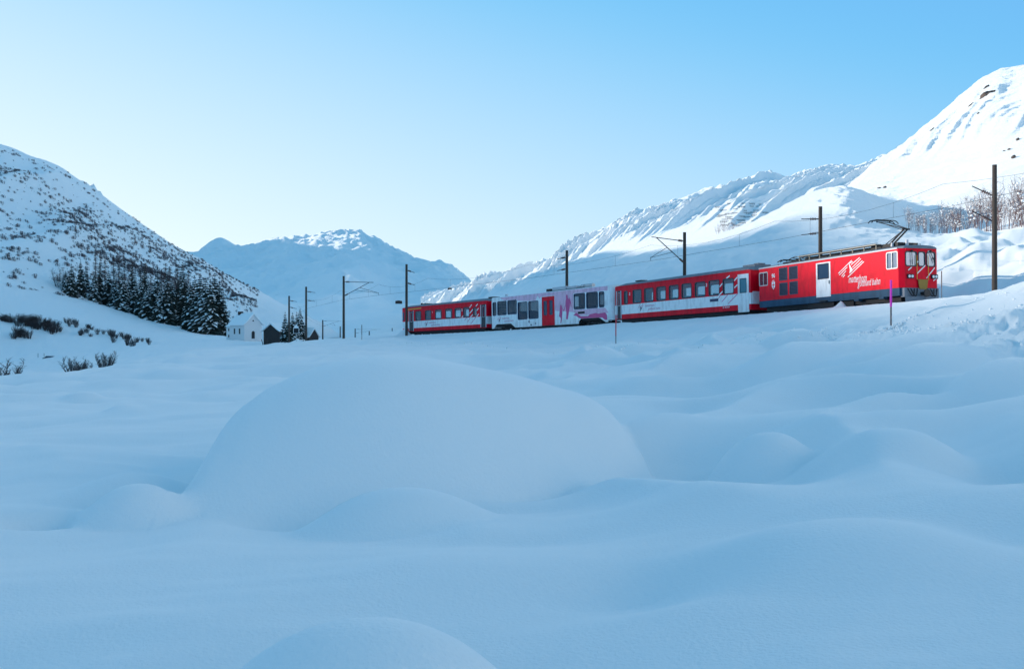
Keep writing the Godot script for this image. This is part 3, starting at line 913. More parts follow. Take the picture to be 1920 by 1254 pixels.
func emblem(parent: Node3D, x: float, y: float, s: float, wordy := true) -> void:
	# pink strokes and a dark sail, with the two small lines of lettering
	var b := Mb.new()
	for q in [[-0.45, 0.05, 0.1, 0.42], [-0.4, -0.05, 0.0, 0.22], [0.1, 0.1, 0.6, 0.45], [0.15, 0.0, 0.65, 0.36], [0.2, -0.1, 0.62, 0.2]]:
		stripe(b, [x + q[0] * s, y + q[1] * s, x + q[2] * s, y + q[3] * s], 0.035, HW + 0.006)
	put("emblem_strokes", b, mat.pale_red, parent)
	b = Mb.new()
	b.poly(PackedVector2Array([Vector2(x, y + 0.16 * s), Vector2(x + 0.32 * s, y - 0.05 * s), Vector2(x, y - 0.4 * s)]), HW + 0.006)
	put("emblem_sail", b, mat.navy, parent)
	if wordy:
		lettering(parent, "matterhorn", x + 0.95 * s, y + 0.02, 1.35, 0.2, HW + 0.001, mat.pale_red)
		lettering(parent, "gotthard bahn", x + 1.55 * s, y - 0.3, 1.75, 0.24, HW + 0.001, mat.pale_red)

func build_train() -> void:
	paint("red", Color(0.93, 0.0, 0.15), 0.5).metallic_specular = 0.3
	paint("loco_red", Color(0.95, 0.0, 0.16), 0.5).metallic_specular = 0.3
	paint("white", lin(0.84, 0.85, 0.86), 0.4)
	paint("pink", lin(0.78, 0.47, 0.6), 0.4)
	paint("magenta", lin(0.62, 0.07, 0.24), 0.4)
	paint("pale_red", lin(0.62, 0.32, 0.42), 0.5)
	paint("navy", lin(0.02, 0.03, 0.09), 0.4)
	paint("grey_blue", lin(0.03, 0.085, 0.15), 0.6).metallic_specular = 0.3
	paint("roof", lin(0.16, 0.19, 0.23), 0.6)
	paint("roof_trim", lin(0.55, 0.56, 0.6), 0.5)
	paint("dark", lin(0.012, 0.012, 0.016), 0.7)
	paint("wheel", lin(0.05, 0.045, 0.045), 0.5, 0.5)
	paint("rubber", lin(0.03, 0.035, 0.045), 0.6)
	paint("metal", lin(0.45, 0.46, 0.48), 0.4, 0.6)
	paint("inside", lin(0.2, 0.22, 0.24), 0.8)
	paint("seat", lin(0.03, 0.06, 0.12), 0.9)
	paint("lamp_glass", lin(0.85, 0.85, 0.85), 0.1)
	paint("ochre", lin(0.35, 0.2, 0.035), 0.7)
	paint("plank", lin(0.36, 0.31, 0.25), 0.8)
	paint("yellow", lin(0.75, 0.42, 0.04), 0.5)
	paint("letter_white", lin(0.85, 0.85, 0.86), 0.5)
	var g := paint("glass", Color(0.55, 0.75, 0.8, 0.22), 0.05)
	g.transparency = BaseMaterial3D.TRANSPARENCY_ALPHA
	var dg := paint("dark_glass", lin(0.02, 0.045, 0.09), 0.06)
	dg.metallic_specular = 0.6
	var tg := paint("tint", Color(0.08, 0.14, 0.24, 0.55), 0.05)
	tg.transparency = BaseMaterial3D.TRANSPARENCY_ALPHA
	paint("cab_glass", lin(0.45, 0.47, 0.52), 0.12, 0.6)  # opaque pale tone stands in for the reflection of bright snow
	paint("door_glass", lin(0.06, 0.2, 0.26), 0.1)
	mat["front_red"] = mat.loco_red
	paint("grimy", lin(0.2, 0.22, 0.26), 0.8)
	var sg := paint("slat_grille", lin(0.1, 0.11, 0.16), 0.5)
	sg.metallic = 0.3
	# worn paint: faint cloudy grime
	var gt := NoiseTexture2D.new()
	gt.width = 512; gt.height = 512; gt.seamless = true
	var gn := FastNoiseLite.new()
	gn.seed = 9; gn.frequency = 0.012; gn.fractal_octaves = 5
	gt.noise = gn
	var ramp := Gradient.new()
	ramp.set_color(0, Color(0.9, 0.89, 0.89)); ramp.set_color(1, Color(1, 1, 1)); ramp.set_offset(0, 0.15); ramp.set_offset(1, 0.6)
	gt.color_ramp = ramp
	for k in ["red", "loco_red", "white", "grey_blue", "roof", "pink"]:
		mat[k].albedo_texture = gt
		mat[k].uv1_triplanar = true
		mat[k].uv1_scale = Vector3(0.3, 0.12, 0.3)
	railcar_engine()
	coach_rear()
	coach_low()
	coach_front()

func coach_front() -> void:    # second class coach next to the engine
	var wins := [[-7.62, -7.12, 1.83, 2.86]]
	for w in [[-6.27, -5.0], [-4.5, -3.23], [-2.73, -1.46], [-0.94, 0.29], [0.77, 2.0], [2.51, 3.76], [4.24, 5.47], [5.94, 7.15]]:
		wins.append([w[0], w[1], 1.84, 2.86])
	var o := coach("passenger_coach", "red coach with a broad white band and a white end door, coupled behind the engine", 13.73, 81.62, 0.882, deg_to_rad(24.95), -9.1, 9.1, wins, false)
	end_gangway(o, 9.1, 1.0, mat.rubber)
	end_gangway(o, -9.1, -1.0, mat.rubber)
	leaf_door(o, 7.68, 8.88, 0.45, 3.08, mat.white, [7.92, 8.64, 1.8, 2.76], mat.door_glass, mat.rubber, 0.03)
	leaf_door(o, -8.7, -8.2, 0.62, 2.98, mat.rubber, [-8.6, -8.3, 1.7, 2.8], mat.dark_glass, mat.metal, 0.015)
	var b := Mb.new()
	for x in [-8.82, -8.12]:
		b = Mb.new()
		b.box(Vector3(x, 1.8, HW + 0.03), Vector3(0.07, 2.3, 0.05))
		put("door_post", b, mat.roof_trim, o)
	for s in [[5.5, 2.36, 5.89, 2.6], [6.34, 2.92, 6.75, 3.08], [7.25, 2.69, 7.62, 2.91], [7.25, 2.2, 7.62, 2.39], [5.4, 1.76, 5.89, 2.03]]:
		b = Mb.new()
		stripe(b, s, 0.1, HW + 0.006)
		put("white_stripe", b, mat.letter_white, o)
	for s in [[5.78, 1.3, 6.48, 1.74], [6.52, 1.13, 7.59, 1.73], [5.3, 1.48, 5.6, 1.74]]:
		b = Mb.new()
		stripe(b, s, 0.05, HW + 0.006)
		put("red_stripe", b, mat.magenta, o)
	b = Mb.new()
	b.box(Vector3(4.85, 1.46, HW), Vector3(1.0, 0.2, 0.03))
	put("destination_plate", b, mat.navy, o)
	lettering(o, "2", -6.85, 2.5, 0.15, 0.22, HW + 0.001, mat.letter_white, "class_number", true)
	lettering(o, "2", 3.86, 2.5, 0.16, 0.24, HW + 0.001, mat.letter_white, "class_number", true)
	lettering(o, "B 4269", 5.9, 0.82, 0.75, 0.12, HW - 0.004, mat.letter_white, "running_number")
	emblem(o, -5.15, 1.4, 0.75)
	b = Mb.new()
	b.box(Vector3(8.2, 3.64, 0.1), Vector3(1.3, 0.2, 1.4)); b.box(Vector3(8.5, 3.78, 0.1), Vector3(0.5, 0.12, 0.6))
	put("roof_vent", b, mat.roof, o)
	b = Mb.new()
	b.box(Vector3(-6.6, 3.68, 0.3), Vector3(0.9, 0.1, 0.6)); b.box(Vector3(-6.6, 3.62, 0.3), Vector3(0.4, 0.12, 0.3))
	put("roof_vent", b, mat.dark, o)
	b = Mb.new()
	b.box(Vector3(9.12, 1.42, 0.85), Vector3(0.05, 0.85, 0.7))
	put("end_panel", b, mat.white, o)

func coach_rear() -> void:     # the last coach, first and second class
	var wins := []
	for w in [[-5.56, -4.44], [-3.5, -2.35], [-1.44, -0.22], [0.6, 1.84], [2.44, 3.53], [4.05, 5.1]]:
		wins.append([w[0], w[1], 1.83, 2.8])
	wins.append([5.88, 6.44, 1.88, 2.72])
	var o := coach("passenger_coach", "red and white coach at the tail of the train behind a dark pole", -6.38, 115.53, -0.116, deg_to_rad(36.46), -8.45, 8.3, wins, true)
	end_gangway(o, 8.3, 1.0, mat.rubber)
	leaf_door(o, -6.85, -6.1, 0.65, 2.88, mat.rubber, [-6.7, -6.25, 1.7, 2.75], mat.dark_glass, mat.metal, 0.015)
	leaf_door(o, 7.35, 8.05, 0.65, 2.98, mat.rubber, [7.5, 7.9, 1.7, 2.8], mat.dark_glass, mat.metal, 0.015)
	var b := Mb.new()
	for x in [-6.95, -6.0, 7.25, 8.15]:
		b = Mb.new()
		b.box(Vector3(x, 1.8, HW + 0.03), Vector3(0.08, 2.3, 0.05))
		put("door_post", b, mat.roof_trim, o)
	b = Mb.new()
	b.poly(outline([-7.3, 3.06, -4.33, 3.1, -4.33, 3.2, -7.3, 3.16]), HW + 0.006)
	put("first_class_line", b, mat.yellow, o)
	b = Mb.new()
	b.poly(outline([-8.4, 1.9, -8.05, 1.9, -8.0, 2.85, -8.3, 2.85]), HW + 0.008)
	put("cab_window", b, mat.dark_glass, o)
	b = Mb.new()
	b.box(Vector3(-8.47, 2.35, 0), Vector3(0.03, 0.9, 2.2))
	put("windscreen", b, mat.dark_glass, o)
	for s in [[5.19, 2.76, 5.6, 3.07], [5.19, 2.17, 5.82, 2.57], [6.35, 2.86, 6.7, 3.07], [6.5, 2.41, 6.84, 2.63], [3.71, 1.79, 3.98, 1.96], [5.33, 1.78, 5.82, 2.03], [6.45, 1.78, 6.84, 2.05]]:
		b = Mb.new()
		stripe(b, s, 0.1, HW + 0.006)
		put("white_stripe", b, mat.letter_white, o)
	for s in [[4.26, 1.48, 4.65, 1.74], [4.8, 1.3, 5.33, 1.73], [5.38, 1.09, 6.35, 1.73]]:
		b = Mb.new()
		stripe(b, s, 0.06, HW + 0.006)
		put("red_stripe", b, mat.magenta, o)
	lettering(o, "1", -2.1, 2.5, 0.08, 0.2, HW + 0.001, mat.letter_white, "class_number", true)
	lettering(o, "2", 3.7, 2.45, 0.16, 0.26, HW + 0.001, mat.letter_white, "class_number", true)
	emblem(o, -3.4, 1.36, 0.7)
	b = Mb.new()
	b.box(Vector3(-4.9, 3.66, 0.2), Vector3(1.1, 0.1, 0.7)); b.bar(Vector3(-5.9, 3.5, 0.3), Vector3(-5.9, 3.8, 0.3), 0.12, 0.12, 8)
	put("roof_vent", b, mat.dark, o)
	b = Mb.new()
	b.box(Vector3(7.9, 3.68, 0.1), Vector3(0.8, 0.16, 0.9))
	put("roof_vent", b, mat.dark, o)

func coach_low() -> void:      # the low-floor coach with the pink picture on its side
	var o := car_root("low_floor_coach", "white low-floor coach with a pink picture of two figures and red double doors", 4.33, 99.3, 0.376, deg_to_rad(30.81))
	var wins := [[-9.92, -9.25, 1.78, 3.05], [-8.98, -7.24, 1.78, 3.09], [-7.0, -5.29, 1.78, 3.09], [-5.04, -3.32, 1.2, 2.81], [-3.09, -1.37, 1.2, 2.8], [4.62, 6.29, 1.75, 3.07], [6.55, 8.22, 1.74, 3.07], [8.45, 9.16, 1.76, 3.03]]
	var door := [[-0.75, 1.44, 0.46, 3.12]]
	var b := Mb.new()
	var x0 := -10.15; var x1 := 9.75
	# side with wheel arches: above the arches one panel, below it three
	for s: float in [1.0, -1.0]:
		panel(b, x0, x1, 0.86, 3.5, wins + door, s)
		var arches := [[-9.75, -9.2, -6.4, -5.6], [5.1, 5.65, 8.4, 9.35]]
		for q in [[x0, -9.75, -9.2, x0], [-6.4, -5.6, -0.75, -0.75], [1.44, 1.44, 5.1, 5.65], [8.4, 9.35, x1, x1]]:
			pass
		for q in [[x0, -9.2, x0, -9.75], [-6.4, -0.75, -5.6, -0.75], [1.44, 5.65, 1.44, 5.1], [8.4, x1, 9.35, x1]]:
			var p := [Vector3(q[2], 0.44, HW * s), Vector3(q[3], 0.44, HW * s), Vector3(q[1], 0.86, HW * s), Vector3(q[0], 0.86, HW * s)]
			if s > 0.0: b.quad(p[0], p[1], p[2], p[3])
			else: b.quad(p[1], p[0], p[3], p[2])
	b.quad(Vector3(x0, 0.44, -HW), Vector3(x0, 0.44, HW), Vector3(x0, 3.5, HW), Vector3(x0, 3.5, -HW))
	put("side_wall", b, mat.white, o)
	b = Mb.new()      # rounded grey end
	var k := 8
	for s: float in [1.0, -1.0]:
		for i in k:
			var a0 := PI / 2 * i / k; var a1 := PI / 2 * (i + 1) / k
			var p0 := Vector3(x1 + 0.55 * sin(a0), 0, s * (HW - 0.55 + 0.55 * cos(a0))); var p1 := Vector3(x1 + 0.55 * sin(a1), 0, s * (HW - 0.55 + 0.55 * cos(a1)))
			var n0 := Vector3(sin(a0), 0, s * cos(a0)); var n1 := Vector3(sin(a1), 0, s * cos(a1))
			var u := Vector3.UP
			if s > 0.0: b.quad_n(p0 + u * 0.6, p1 + u * 0.6, p1 + u * 3.5, p0 + u * 3.5, n0, n1, n1, n0)
			else: b.quad_n(p1 + u * 0.6, p0 + u * 0.6, p0 + u * 3.5, p1 + u * 3.5, n1, n0, n0, n1)
	b.quad(Vector3(x1 + 0.55, 0.6, HW - 0.55), Vector3(x1 + 0.55, 0.6, 0.55 - HW), Vector3(x1 + 0.55, 3.5, 0.55 - HW), Vector3(x1 + 0.55, 3.5, HW - 0.55))
	put("end_wall", b, mat.white, o)
	end_gangway(o, x0, -1.0, mat.rubber)
	b = Mb.new()
	b.box(Vector3(-0.2, 1.0, 0), Vector3(19.0, 0.06, HW * 2 - 0.1))
	put("floor", b, mat.inside, o)
	b = Mb.new()
	b.box(Vector3(-0.2, 3.3, 0), Vector3(19.6, 0.04, HW * 2 - 0.1))
	put("ceiling", b, mat.inside, o)
	b = Mb.new()
	b.box(Vector3(0, 0.38, 0), Vector3(10.5, 0.12, 2.5))
	put("underframe", b, mat.dark, o)
	bogie(o, -7.7, mat.dark, mat.wheel); bogie(o, 7.2, mat.dark, mat.wheel)
	for x in [-7.68, 7.22]:
		b = Mb.new()
		b.box(Vector3(x, 0.8, 0), Vector3(4.4, 0.3, 2.3))
		put("wheel_housing", b, mat.dark, o)
	seats(o, -8.2, -1.5, 1.7, mat.seat); seats(o, 4.8, 9.0, 1.8, mat.seat)
	for w in wins:
		window(o, w, 1.0, mat.navy, mat.tint)
		window(o, w, -1.0, mat.navy, mat.tint)
	roof(o, [[x0, 3.49, 3.62, HW], [x1, 3.49, 3.62, HW], [x1 + 0.5, 3.49, 3.58, HW - 0.5]], mat.white)
	# doors
	for q in [[-0.74, 0.335, -0.42, 0.12], [0.355, 1.43, 0.58, 1.08]]:
		leaf_door(o, q[0], q[1], 0.46, 3.12, mat.red, [q[2], q[3], 1.42, 2.72], mat.dark_glass, mat.navy, -0.01)
	# the picture
	b = Mb.new()
	var z := HW + 0.004
	b.poly(outline([-8.6, 3.49, -7.6, 3.17, -7.1, 3.17, -5.2, 3.16, -5.15, 3.0, -3.2, 2.9, -1.8, 2.88, -1.47, 3.3, -1.1, 2.98, -0.9, 3.16, 1.5, 3.15, 1.5, 3.49]), z)
	b.poly(outline([1.5, 3.49, 1.5, 1.75, 4.5, 1.5, 4.5, 3.49]), z)
	b.poly(outline([4.5, 1.5, 4.53, 1.66, 9.3, 1.66, 9.7, 1.3, 9.7, 1.2, 8.0, 1.25, 6.9, 1.15, 5.3, 1.18]), z)
	b.poly(outline([4.5, 3.16, 9.7, 3.12, 9.7, 3.49, 4.5, 3.49]), z)
	put("pink_print", b, mat.pink, o)
	b = Mb.new()
	z = HW + 0.009
	b.poly(outline([4.46, 1.21, 4.97, 1.43, 5.36, 1.2, 5.64, 1.1, 6.75, 1.06, 7.02, 1.19, 7.94, 1.28, 8.26, 1.21, 9.32, 1.26, 9.55, 1.04, 9.58, 0.62, 9.2, 0.66, 8.9, 0.84, 8.26, 0.87, 5.64, 0.87, 5.31, 0.96, 4.97, 1.13]), z)
	b.poly(outline([3.45, 3.15, 3.62, 3.03, 3.65, 2.77, 3.88, 2.69, 4.0, 2.42, 3.94, 2.04, 3.77, 1.53, 3.62, 1.02, 3.57, 0.88, 3.3, 0.92, 3.36, 1.42, 3.3, 1.88, 3.24, 2.2, 3.27, 2.53, 3.36, 2.78, 3.34, 3.01]), z)
	b.poly(outline([3.82, 2.92, 3.96, 2.75, 4.15, 2.35, 4.19, 1.95, 4.1, 2.0, 4.0, 2.36, 3.9, 2.66]), z + 0.002)
	b.poly(outline([2.48, 2.29, 2.63, 2.14, 2.66, 1.91, 2.72, 1.58, 2.66, 1.16, 2.56, 0.8, 2.48, 0.58, 2.37, 0.6, 2.44, 1.0, 2.3, 1.2, 2.16, 1.14, 2.16, 1.27, 2.28, 1.66, 2.32, 1.92, 2.37, 2.15]), z)
	b.poly(outline([2.68, 1.94, 2.89, 1.65, 3.1, 1.76, 3.22, 2.14, 3.18, 2.21, 3.03, 1.84, 2.92, 1.75, 2.73, 1.97]), z + 0.002)
	put("figure_print", b, mat.magenta, o)
	for s in [[-3.15, 0.84, -2.98, 1.07], [-2.98, 1.0, -2.89, 0.76], [-2.79, 0.62, -2.5, 0.58], [-1.99, 0.71, -1.76, 0.71]]:
		b = Mb.new()
		stripe(b, s, 0.09, z)
		put("dark_mark", b, mat.navy, o)
	b = Mb.new()
	b.box(Vector3(5.72, 1.4, HW), Vector3(1.05, 0.19, 0.03))
	put("destination_plate", b, mat.dark, o)
	emblem(o, -8.75, 1.3, 0.7)
	# roof gear
	b = Mb.new()
	b.box(Vector3(-0.4, 3.72, 0.0), Vector3(0.7, 0.3, 1.6)); b.box(Vector3(1.8, 3.62, 0.0), Vector3(5.0, 0.08, 1.7))
	put("roof_box", b, mat.dark, o)
	b = Mb.new()
	b.box(Vector3(1.3, 3.8, 0.0), Vector3(2.2, 0.34, 1.5)); b.box(Vector3(3.2, 3.78, 0.0), Vector3(1.4, 0.26, 1.3))
	put("climate_unit", b, mat.roof_trim, o)
	for q in [[4.1, 4.6], [4.75, 5.9]]:
		b = Mb.new()
		b.bar(Vector3(q[0], 3.82, 0.1), Vector3(q[1], 3.82, 0.1), 0.2, 0.2, 12)
		put("air_tank", b, mat.metal, o)
	b = Mb.new()
	b.bar(Vector3(4.2, 3.6, 0.1), Vector3(6.3, 3.6, 0.1), 0.03, 0.03)
	put("pipe", b, mat.metal, o)
	b = Mb.new()
	b.bar(Vector3(-8.6, 3.5, 0.5), Vector3(-8.6, 3.86, 0.5), 0.12, 0.14, 8)
	put("chimney", b, mat.roof_trim, o)

func railcar_engine() -> void:
	var o := car_root("locomotive", "crimson baggage engine with raised pantograph leading the train at the right", 20.35, 65.81, 1.314, deg_to_rad(19.96))
	var x0 := -6.97; var x1 := 7.02
	var wins := [[-6.92, -5.98, 2.14, 2.97], [5.86, 6.72, 2.22, 3.1], [-0.47, 0.62, 2.1, 3.0]]
	var grilles := [[-4.62, -3.72, 2.32, 3.12], [-3.5, -2.6, 2.32, 3.12], [-4.6, -3.72, 1.35, 2.14], [-3.47, -2.6, 1.35, 2.14]]
	var door := [-0.65, 0.78, 0.98, 3.1]
	var b := Mb.new()
	var xc := 6.8                                   # the corners of the cab are cut
	for s: float in [1.0, -1.0]:
		panel(b, x0, xc, 1.1, 3.28, wins.slice(0, 2) + grilles + [door], s)
		var pz := HW * s; var qz := 1.08 * s
		if s > 0.0: b.quad(Vector3(xc, 1.1, pz), Vector3(x1, 1.1, qz), Vector3(x1, 3.28, qz), Vector3(xc, 3.28, pz))
		else: b.quad(Vector3(x1, 1.1, qz), Vector3(xc, 1.1, pz), Vector3(xc, 3.28, pz), Vector3(x1, 3.28, qz))
	b.quad(Vector3(x0, 1.1, -HW), Vector3(x0, 1.1, HW), Vector3(x0, 3.28, HW), Vector3(x0, 3.28, -HW))
	put("body_side", b, mat.loco_red, o)
	# front with three openings
	var fw := [[0.28, 1.02, 2.32, 3.08], [-0.42, 0.04, 2.32, 3.08], [-1.0, -0.6, 2.32, 3.08]]
	fw = [[0.27, 1.0, 2.32, 3.08], [-0.3, 0.12, 2.32, 3.08], [-1.0, -0.45, 2.32, 3.08]]
	b = Mb.new()
	var zs := [1.08, -1.08]; var ys := [1.1, 3.28, 2.32, 3.08]
	for h in fw:
		zs.append(h[0]); zs.append(h[1])
	zs.sort(); ys.sort()
	for i in zs.size() - 1:
		for j in ys.size() - 1:
			var cz: float = (zs[i] + zs[i + 1]) / 2; var cy: float = (ys[j] + ys[j + 1]) / 2
			var open := false
			for h in fw:
				if cz > h[0] and cz < h[1] and cy > h[2] and cy < h[3]: open = true
			if not open:
				b.quad(Vector3(x1, ys[j], zs[i + 1]), Vector3(x1, ys[j], zs[i]), Vector3(x1, ys[j + 1], zs[i]), Vector3(x1, ys[j + 1], zs[i + 1]))
	# the peak over the windows
	b.box(Vector3(x1 + 0.03, 3.24, 0), Vector3(0.1, 0.07, 2.1))
	var front := put("front_wall", b, mat.front_red, o)
	for h in fw:
		var f := Mb.new()
		var outer := rounded(h[0] - 0.05, h[1] + 0.05, h[2] - 0.05, h[3] + 0.05, 0.14)
		var inner := rounded(h[0] + 0.01, h[1] - 0.01, h[2] + 0.01, h[3] - 0.01, 0.1)
		for i in outer.size():
			var j := (i + 1) % outer.size()
			var v := func(p: Vector2, x: float) -> Vector3: return Vector3(x, p.y, p.x)
			f.quad(v.call(outer[i], x1 + 0.02), v.call(inner[i], x1 + 0.02), v.call(inner[j], x1 + 0.02), v.call(outer[j], x1 + 0.02))
			f.quad(v.call(inner[i], x1 + 0.02), v.call(inner[i], x1 - 0.05), v.call(inner[j], x1 - 0.05), v.call(inner[j], x1 + 0.02))
			f.quad(v.call(outer[i], x1), v.call(outer[i], x1 + 0.02), v.call(outer[j], x1 + 0.02), v.call(outer[j], x1))
		var wn := put("windscreen", f, mat.rubber, front)
		f = Mb.new()
		f.box(Vector3(x1 - 0.03, (h[2] + h[3]) / 2, (h[0] + h[1]) / 2), Vector3(0.012, h[3] - h[2], absf(h[1] - h[0])))
		put("pane", f, mat.cab_glass, o)
	b = Mb.new()      # the gangway door in the middle
	b.box(Vector3(x1 + 0.01, 1.9, -0.09), Vector3(0.03, 0.66, 0.66))
	var gd := put("front_door", b, mat.front_red, front)
	for z in [0.3, -0.48]:
		b = Mb.new()
		b.bar(Vector3(x1 + 0.07, 1.55, z), Vector3(x1 + 0.07, 2.9, z), 0.018, 0.018)
		put("handrail", b, mat.yellow, front)
	b = Mb.new()      # folded footplate
	b.poly(PackedVector2Array([Vector2(-0.34, 1.02), Vector2(0.16, 1.02), Vector2(0.25, 1.56), Vector2(-0.43, 1.56)]), 0.0, 0.05)
	var fp := put("footplate", b, mat.ochre, o)
	fp.transform = Transform3D(Basis(Vector3(0, 0, -1), Vector3.UP, Vector3(1, 0, 0)), Vector3(x1 + 0.1, 0, -0.18))
	b = Mb.new()      # white slashes across the front
	for s in [[0.86, 2.06, 0.62, 2.24], [0.28, 1.87, -0.32, 2.36], [-0.38, 1.64, -0.96, 2.24], [-0.85, 1.5, -1.05, 1.64], [-0.5, 3.13, -0.85, 3.25], [0.26, 2.48, 0.18, 2.58]]:
		b = Mb.new()
		stripe(b, [-s[0], s[1], -s[2], s[3]], 0.06, 0.0)
		var sl := put("white_slash", b, mat.letter_white, front)
		sl.transform = Transform3D(Basis(Vector3(0, 0, -1), Vector3.UP, Vector3(1, 0, 0)), Vector3(x1 + 0.028, 0, 0))
	for s in [0.72, -0.93]:
		b = Mb.new()
		b.box(Vector3(x1 + 0.03, 1.73, s), Vector3(0.08, 0.24, 0.44))
		var hl := put("headlight", b, mat.dark, o)
		for e in [-0.1, 0.1]:
			b = Mb.new()
			b.bar(Vector3(x1 + 0.05, 1.73, s + e), Vector3(x1 + 0.085, 1.73, s + e), 0.085, 0.08, 14)
			put("lens", b, mat.lamp_glass, hl)
	b = Mb.new()
	b.box(Vector3(x1 - 0.2, 3.5, 0.05), Vector3(0.28, 0.14, 0.26))
	var tl := put("headlight", b, mat.dark, o)
	b = Mb.new()
	b.bar(Vector3(x1 - 0.07, 3.5, 0.05), Vector3(x1 - 0.03, 3.5, 0.05), 0.075, 0.07, 12)
	put("lens", b, mat.lamp_glass, tl)
	for q in [[0.62, 3.1, 0.6, 2.45], [-0.65, 3.12, -0.9, 2.6]]:
		b = Mb.new()
		b.bar(Vector3(x1 + 0.05, q[1], q[0]), Vector3(x1 + 0.06, q[3], q[2]), 0.02, 0.015)
		b.bar(Vector3(x1 + 0.05, q[3] + 0.2, q[2] + 0.01), Vector3(x1 + 0.05, q[3] - 0.1, q[2]), 0.03, 0.02)
		b.box(Vector3(x1 + 0.06, q[1] + 0.03, q[0]), Vector3(0.08, 0.1, 0.1))
		put("wiper", b, mat.dark, front)
	# lower band, buffer beam, plough, couplings
	b = Mb.new()
	b.box(Vector3(-0.05, 0.88, 0), Vector3(13.8, 0.43, HW * 2 - 0.02))
	put("lower_band", b, mat.grey_blue, o)
	b = Mb.new()
	b.box(Vector3(x1 - 0.08, 0.83, 0), Vector3(0.3, 0.5, 2.36))
	put("buffer_beam", b, mat.grimy, o)
	b = Mb.new()
	b.quad(Vector3(x1 + 0.1, 0.12, 1.15), Vector3(x1 + 0.55, 0.12, 0), Vector3(x1 + 0.3, 0.62, 0), Vector3(x1 + 0.08, 0.62, 1.15))
	b.quad(Vector3(x1 + 0.55, 0.12, 0), Vector3(x1 + 0.1, 0.12, -1.15), Vector3(x1 + 0.08, 0.62, -1.15), Vector3(x1 + 0.3, 0.62, 0))
	b.quad(Vector3(x1 + 0.08, 0.62, 1.15), Vector3(x1 + 0.3, 0.62, 0), Vector3(x1, 0.64, 0), Vector3(x1, 0.64, 1.15))
	b.quad(Vector3(x1 + 0.3, 0.62, 0), Vector3(x1 + 0.08, 0.62, -1.15), Vector3(x1, 0.64, -1.15), Vector3(x1, 0.64, 0))
	put("snow_plough", b, mat.grimy, o)
	b = Mb.new()
	b.bar(Vector3(x1, 0.78, 0), Vector3(x1 + 0.45, 0.78, 0), 0.1, 0.1, 10)
	b.bar(Vector3(x1 + 0.45, 0.78, 0), Vector3(x1 + 0.52, 0.78, 0), 0.22, 0.22, 14)
	put("buffer", b, mat.wheel, o)
	for s in [[0.75, 0.5], [0.55, 0.62], [-0.6, 0.6], [-0.8, 0.5]]:
		b = Mb.new()
		var pts := []
		for i in 9:
			var t := i / 8.0
			pts.append(Vector3(x1 + 0.1 + 0.12 * sin(PI * t), 1.05 - 0.42 * sin(PI * t), s[0] + (t - 0.5) * 0.45))
		b.tube(pts, 0.03, 5)
		put("brake_hose", b, mat.dark, o)
	b = Mb.new()
	b.box(Vector3(0, 0.52, 0), Vector3(13.2, 0.3, 2.0))
	b.box(Vector3(-0.5, 0.45, 0.75), Vector3(2.6, 0.5, 0.8)); b.box(Vector3(1.9, 0.42, 0.7), Vector3(1.4, 0.45, 0.8))
	put("underframe", b, mat.dark, o)
	bogie(o, -4.4, mat.dark, mat.wheel, 0.42); bogie(o, 4.4, mat.dark, mat.wheel, 0.42)
	for x in [3.2, 5.4]:
		b = Mb.new()
		b.box(Vector3(x, 0.62, HW - 0.1), Vector3(0.4, 0.12, 0.3))
		put("step", b, mat.grey_blue, o)
	# inside the body, so that nothing shows through
	b = Mb.new()
	b.box(Vector3(-0.6, 2.15, 0), Vector3(11.6, 2.0, 1.9))
	put("engine_room", b, mat.inside, o)
	b = Mb.new()
	b.box(Vector3(6.1, 1.9, 0.3), Vector3(0.5, 0.8, 1.6))
	put("driver_desk", b, mat.inside, o)
	# side windows
	window(o, wins[0], 1.0, mat.metal, mat.tint, 0.06, 0.05, "window", 0.5)
	window(o, wins[1], 1.0, mat.metal, mat.cab_glass, 0.06, 0.05, "cab_window", 0.48)
	window(o, wins[0], -1.0, mat.metal, mat.tint, 0.06, 0.05, "window", 0.5)
	window(o, wins[1], -1.0, mat.metal, mat.cab_glass, 0.06, 0.05, "cab_window", 0.48)
	for g in grilles:
		b = Mb.new()
		for i in 9:
			var y := lerpf(g[2], g[3], (i + 0.5) / 9)
			b.box(Vector3((g[0] + g[1]) / 2, y, HW - 0.03), Vector3(g[1] - g[0] - 0.04, 0.05, 0.05), Basis(Vector3.RIGHT, 0.6))
		for e in [[g[0], g[2], g[1], g[2]], [g[1], g[2], g[1], g[3]], [g[1], g[3], g[0], g[3]], [g[0], g[3], g[0], g[2]]]:
			b.bar(Vector3(e[0], e[1], HW), Vector3(e[2], e[3], HW), 0.025, 0.025, 4)
		put("grille", b, mat.slat_grille, o)
	leaf_door(o, door[0], door[1], door[2], door[3], mat.white, wins[2], mat.dark_glass, mat.rubber, 0.02)
	b = Mb.new()
	b.bar(Vector3(0.68, 1.75, HW + 0.05), Vector3(0.68, 1.95, HW + 0.05), 0.025, 0.025)
	put("door_handle", b, mat.dark, o)
	b = Mb.new()
	b.box(Vector3(0.1, 0.72, HW + 0.02), Vector3(0.7, 0.06, 0.2))
	put("step", b, mat.dark, o)
	# fine ribs of the corrugated side
	b = Mb.new()
	for i in 21:
		var y := 1.17 + i * 0.1
		for q in [[-6.9, -4.7], [-2.5, -0.75], [0.88, 5.7]]:
			if y < 3.2: b.box(Vector3((q[0] + q[1]) / 2, y, HW), Vector3(q[1] - q[0], 0.012, 0.012))
	put("side_ribs", b, mat.loco_red, o).set_meta("kind", "stuff")
	# marks
	b = Mb.new()
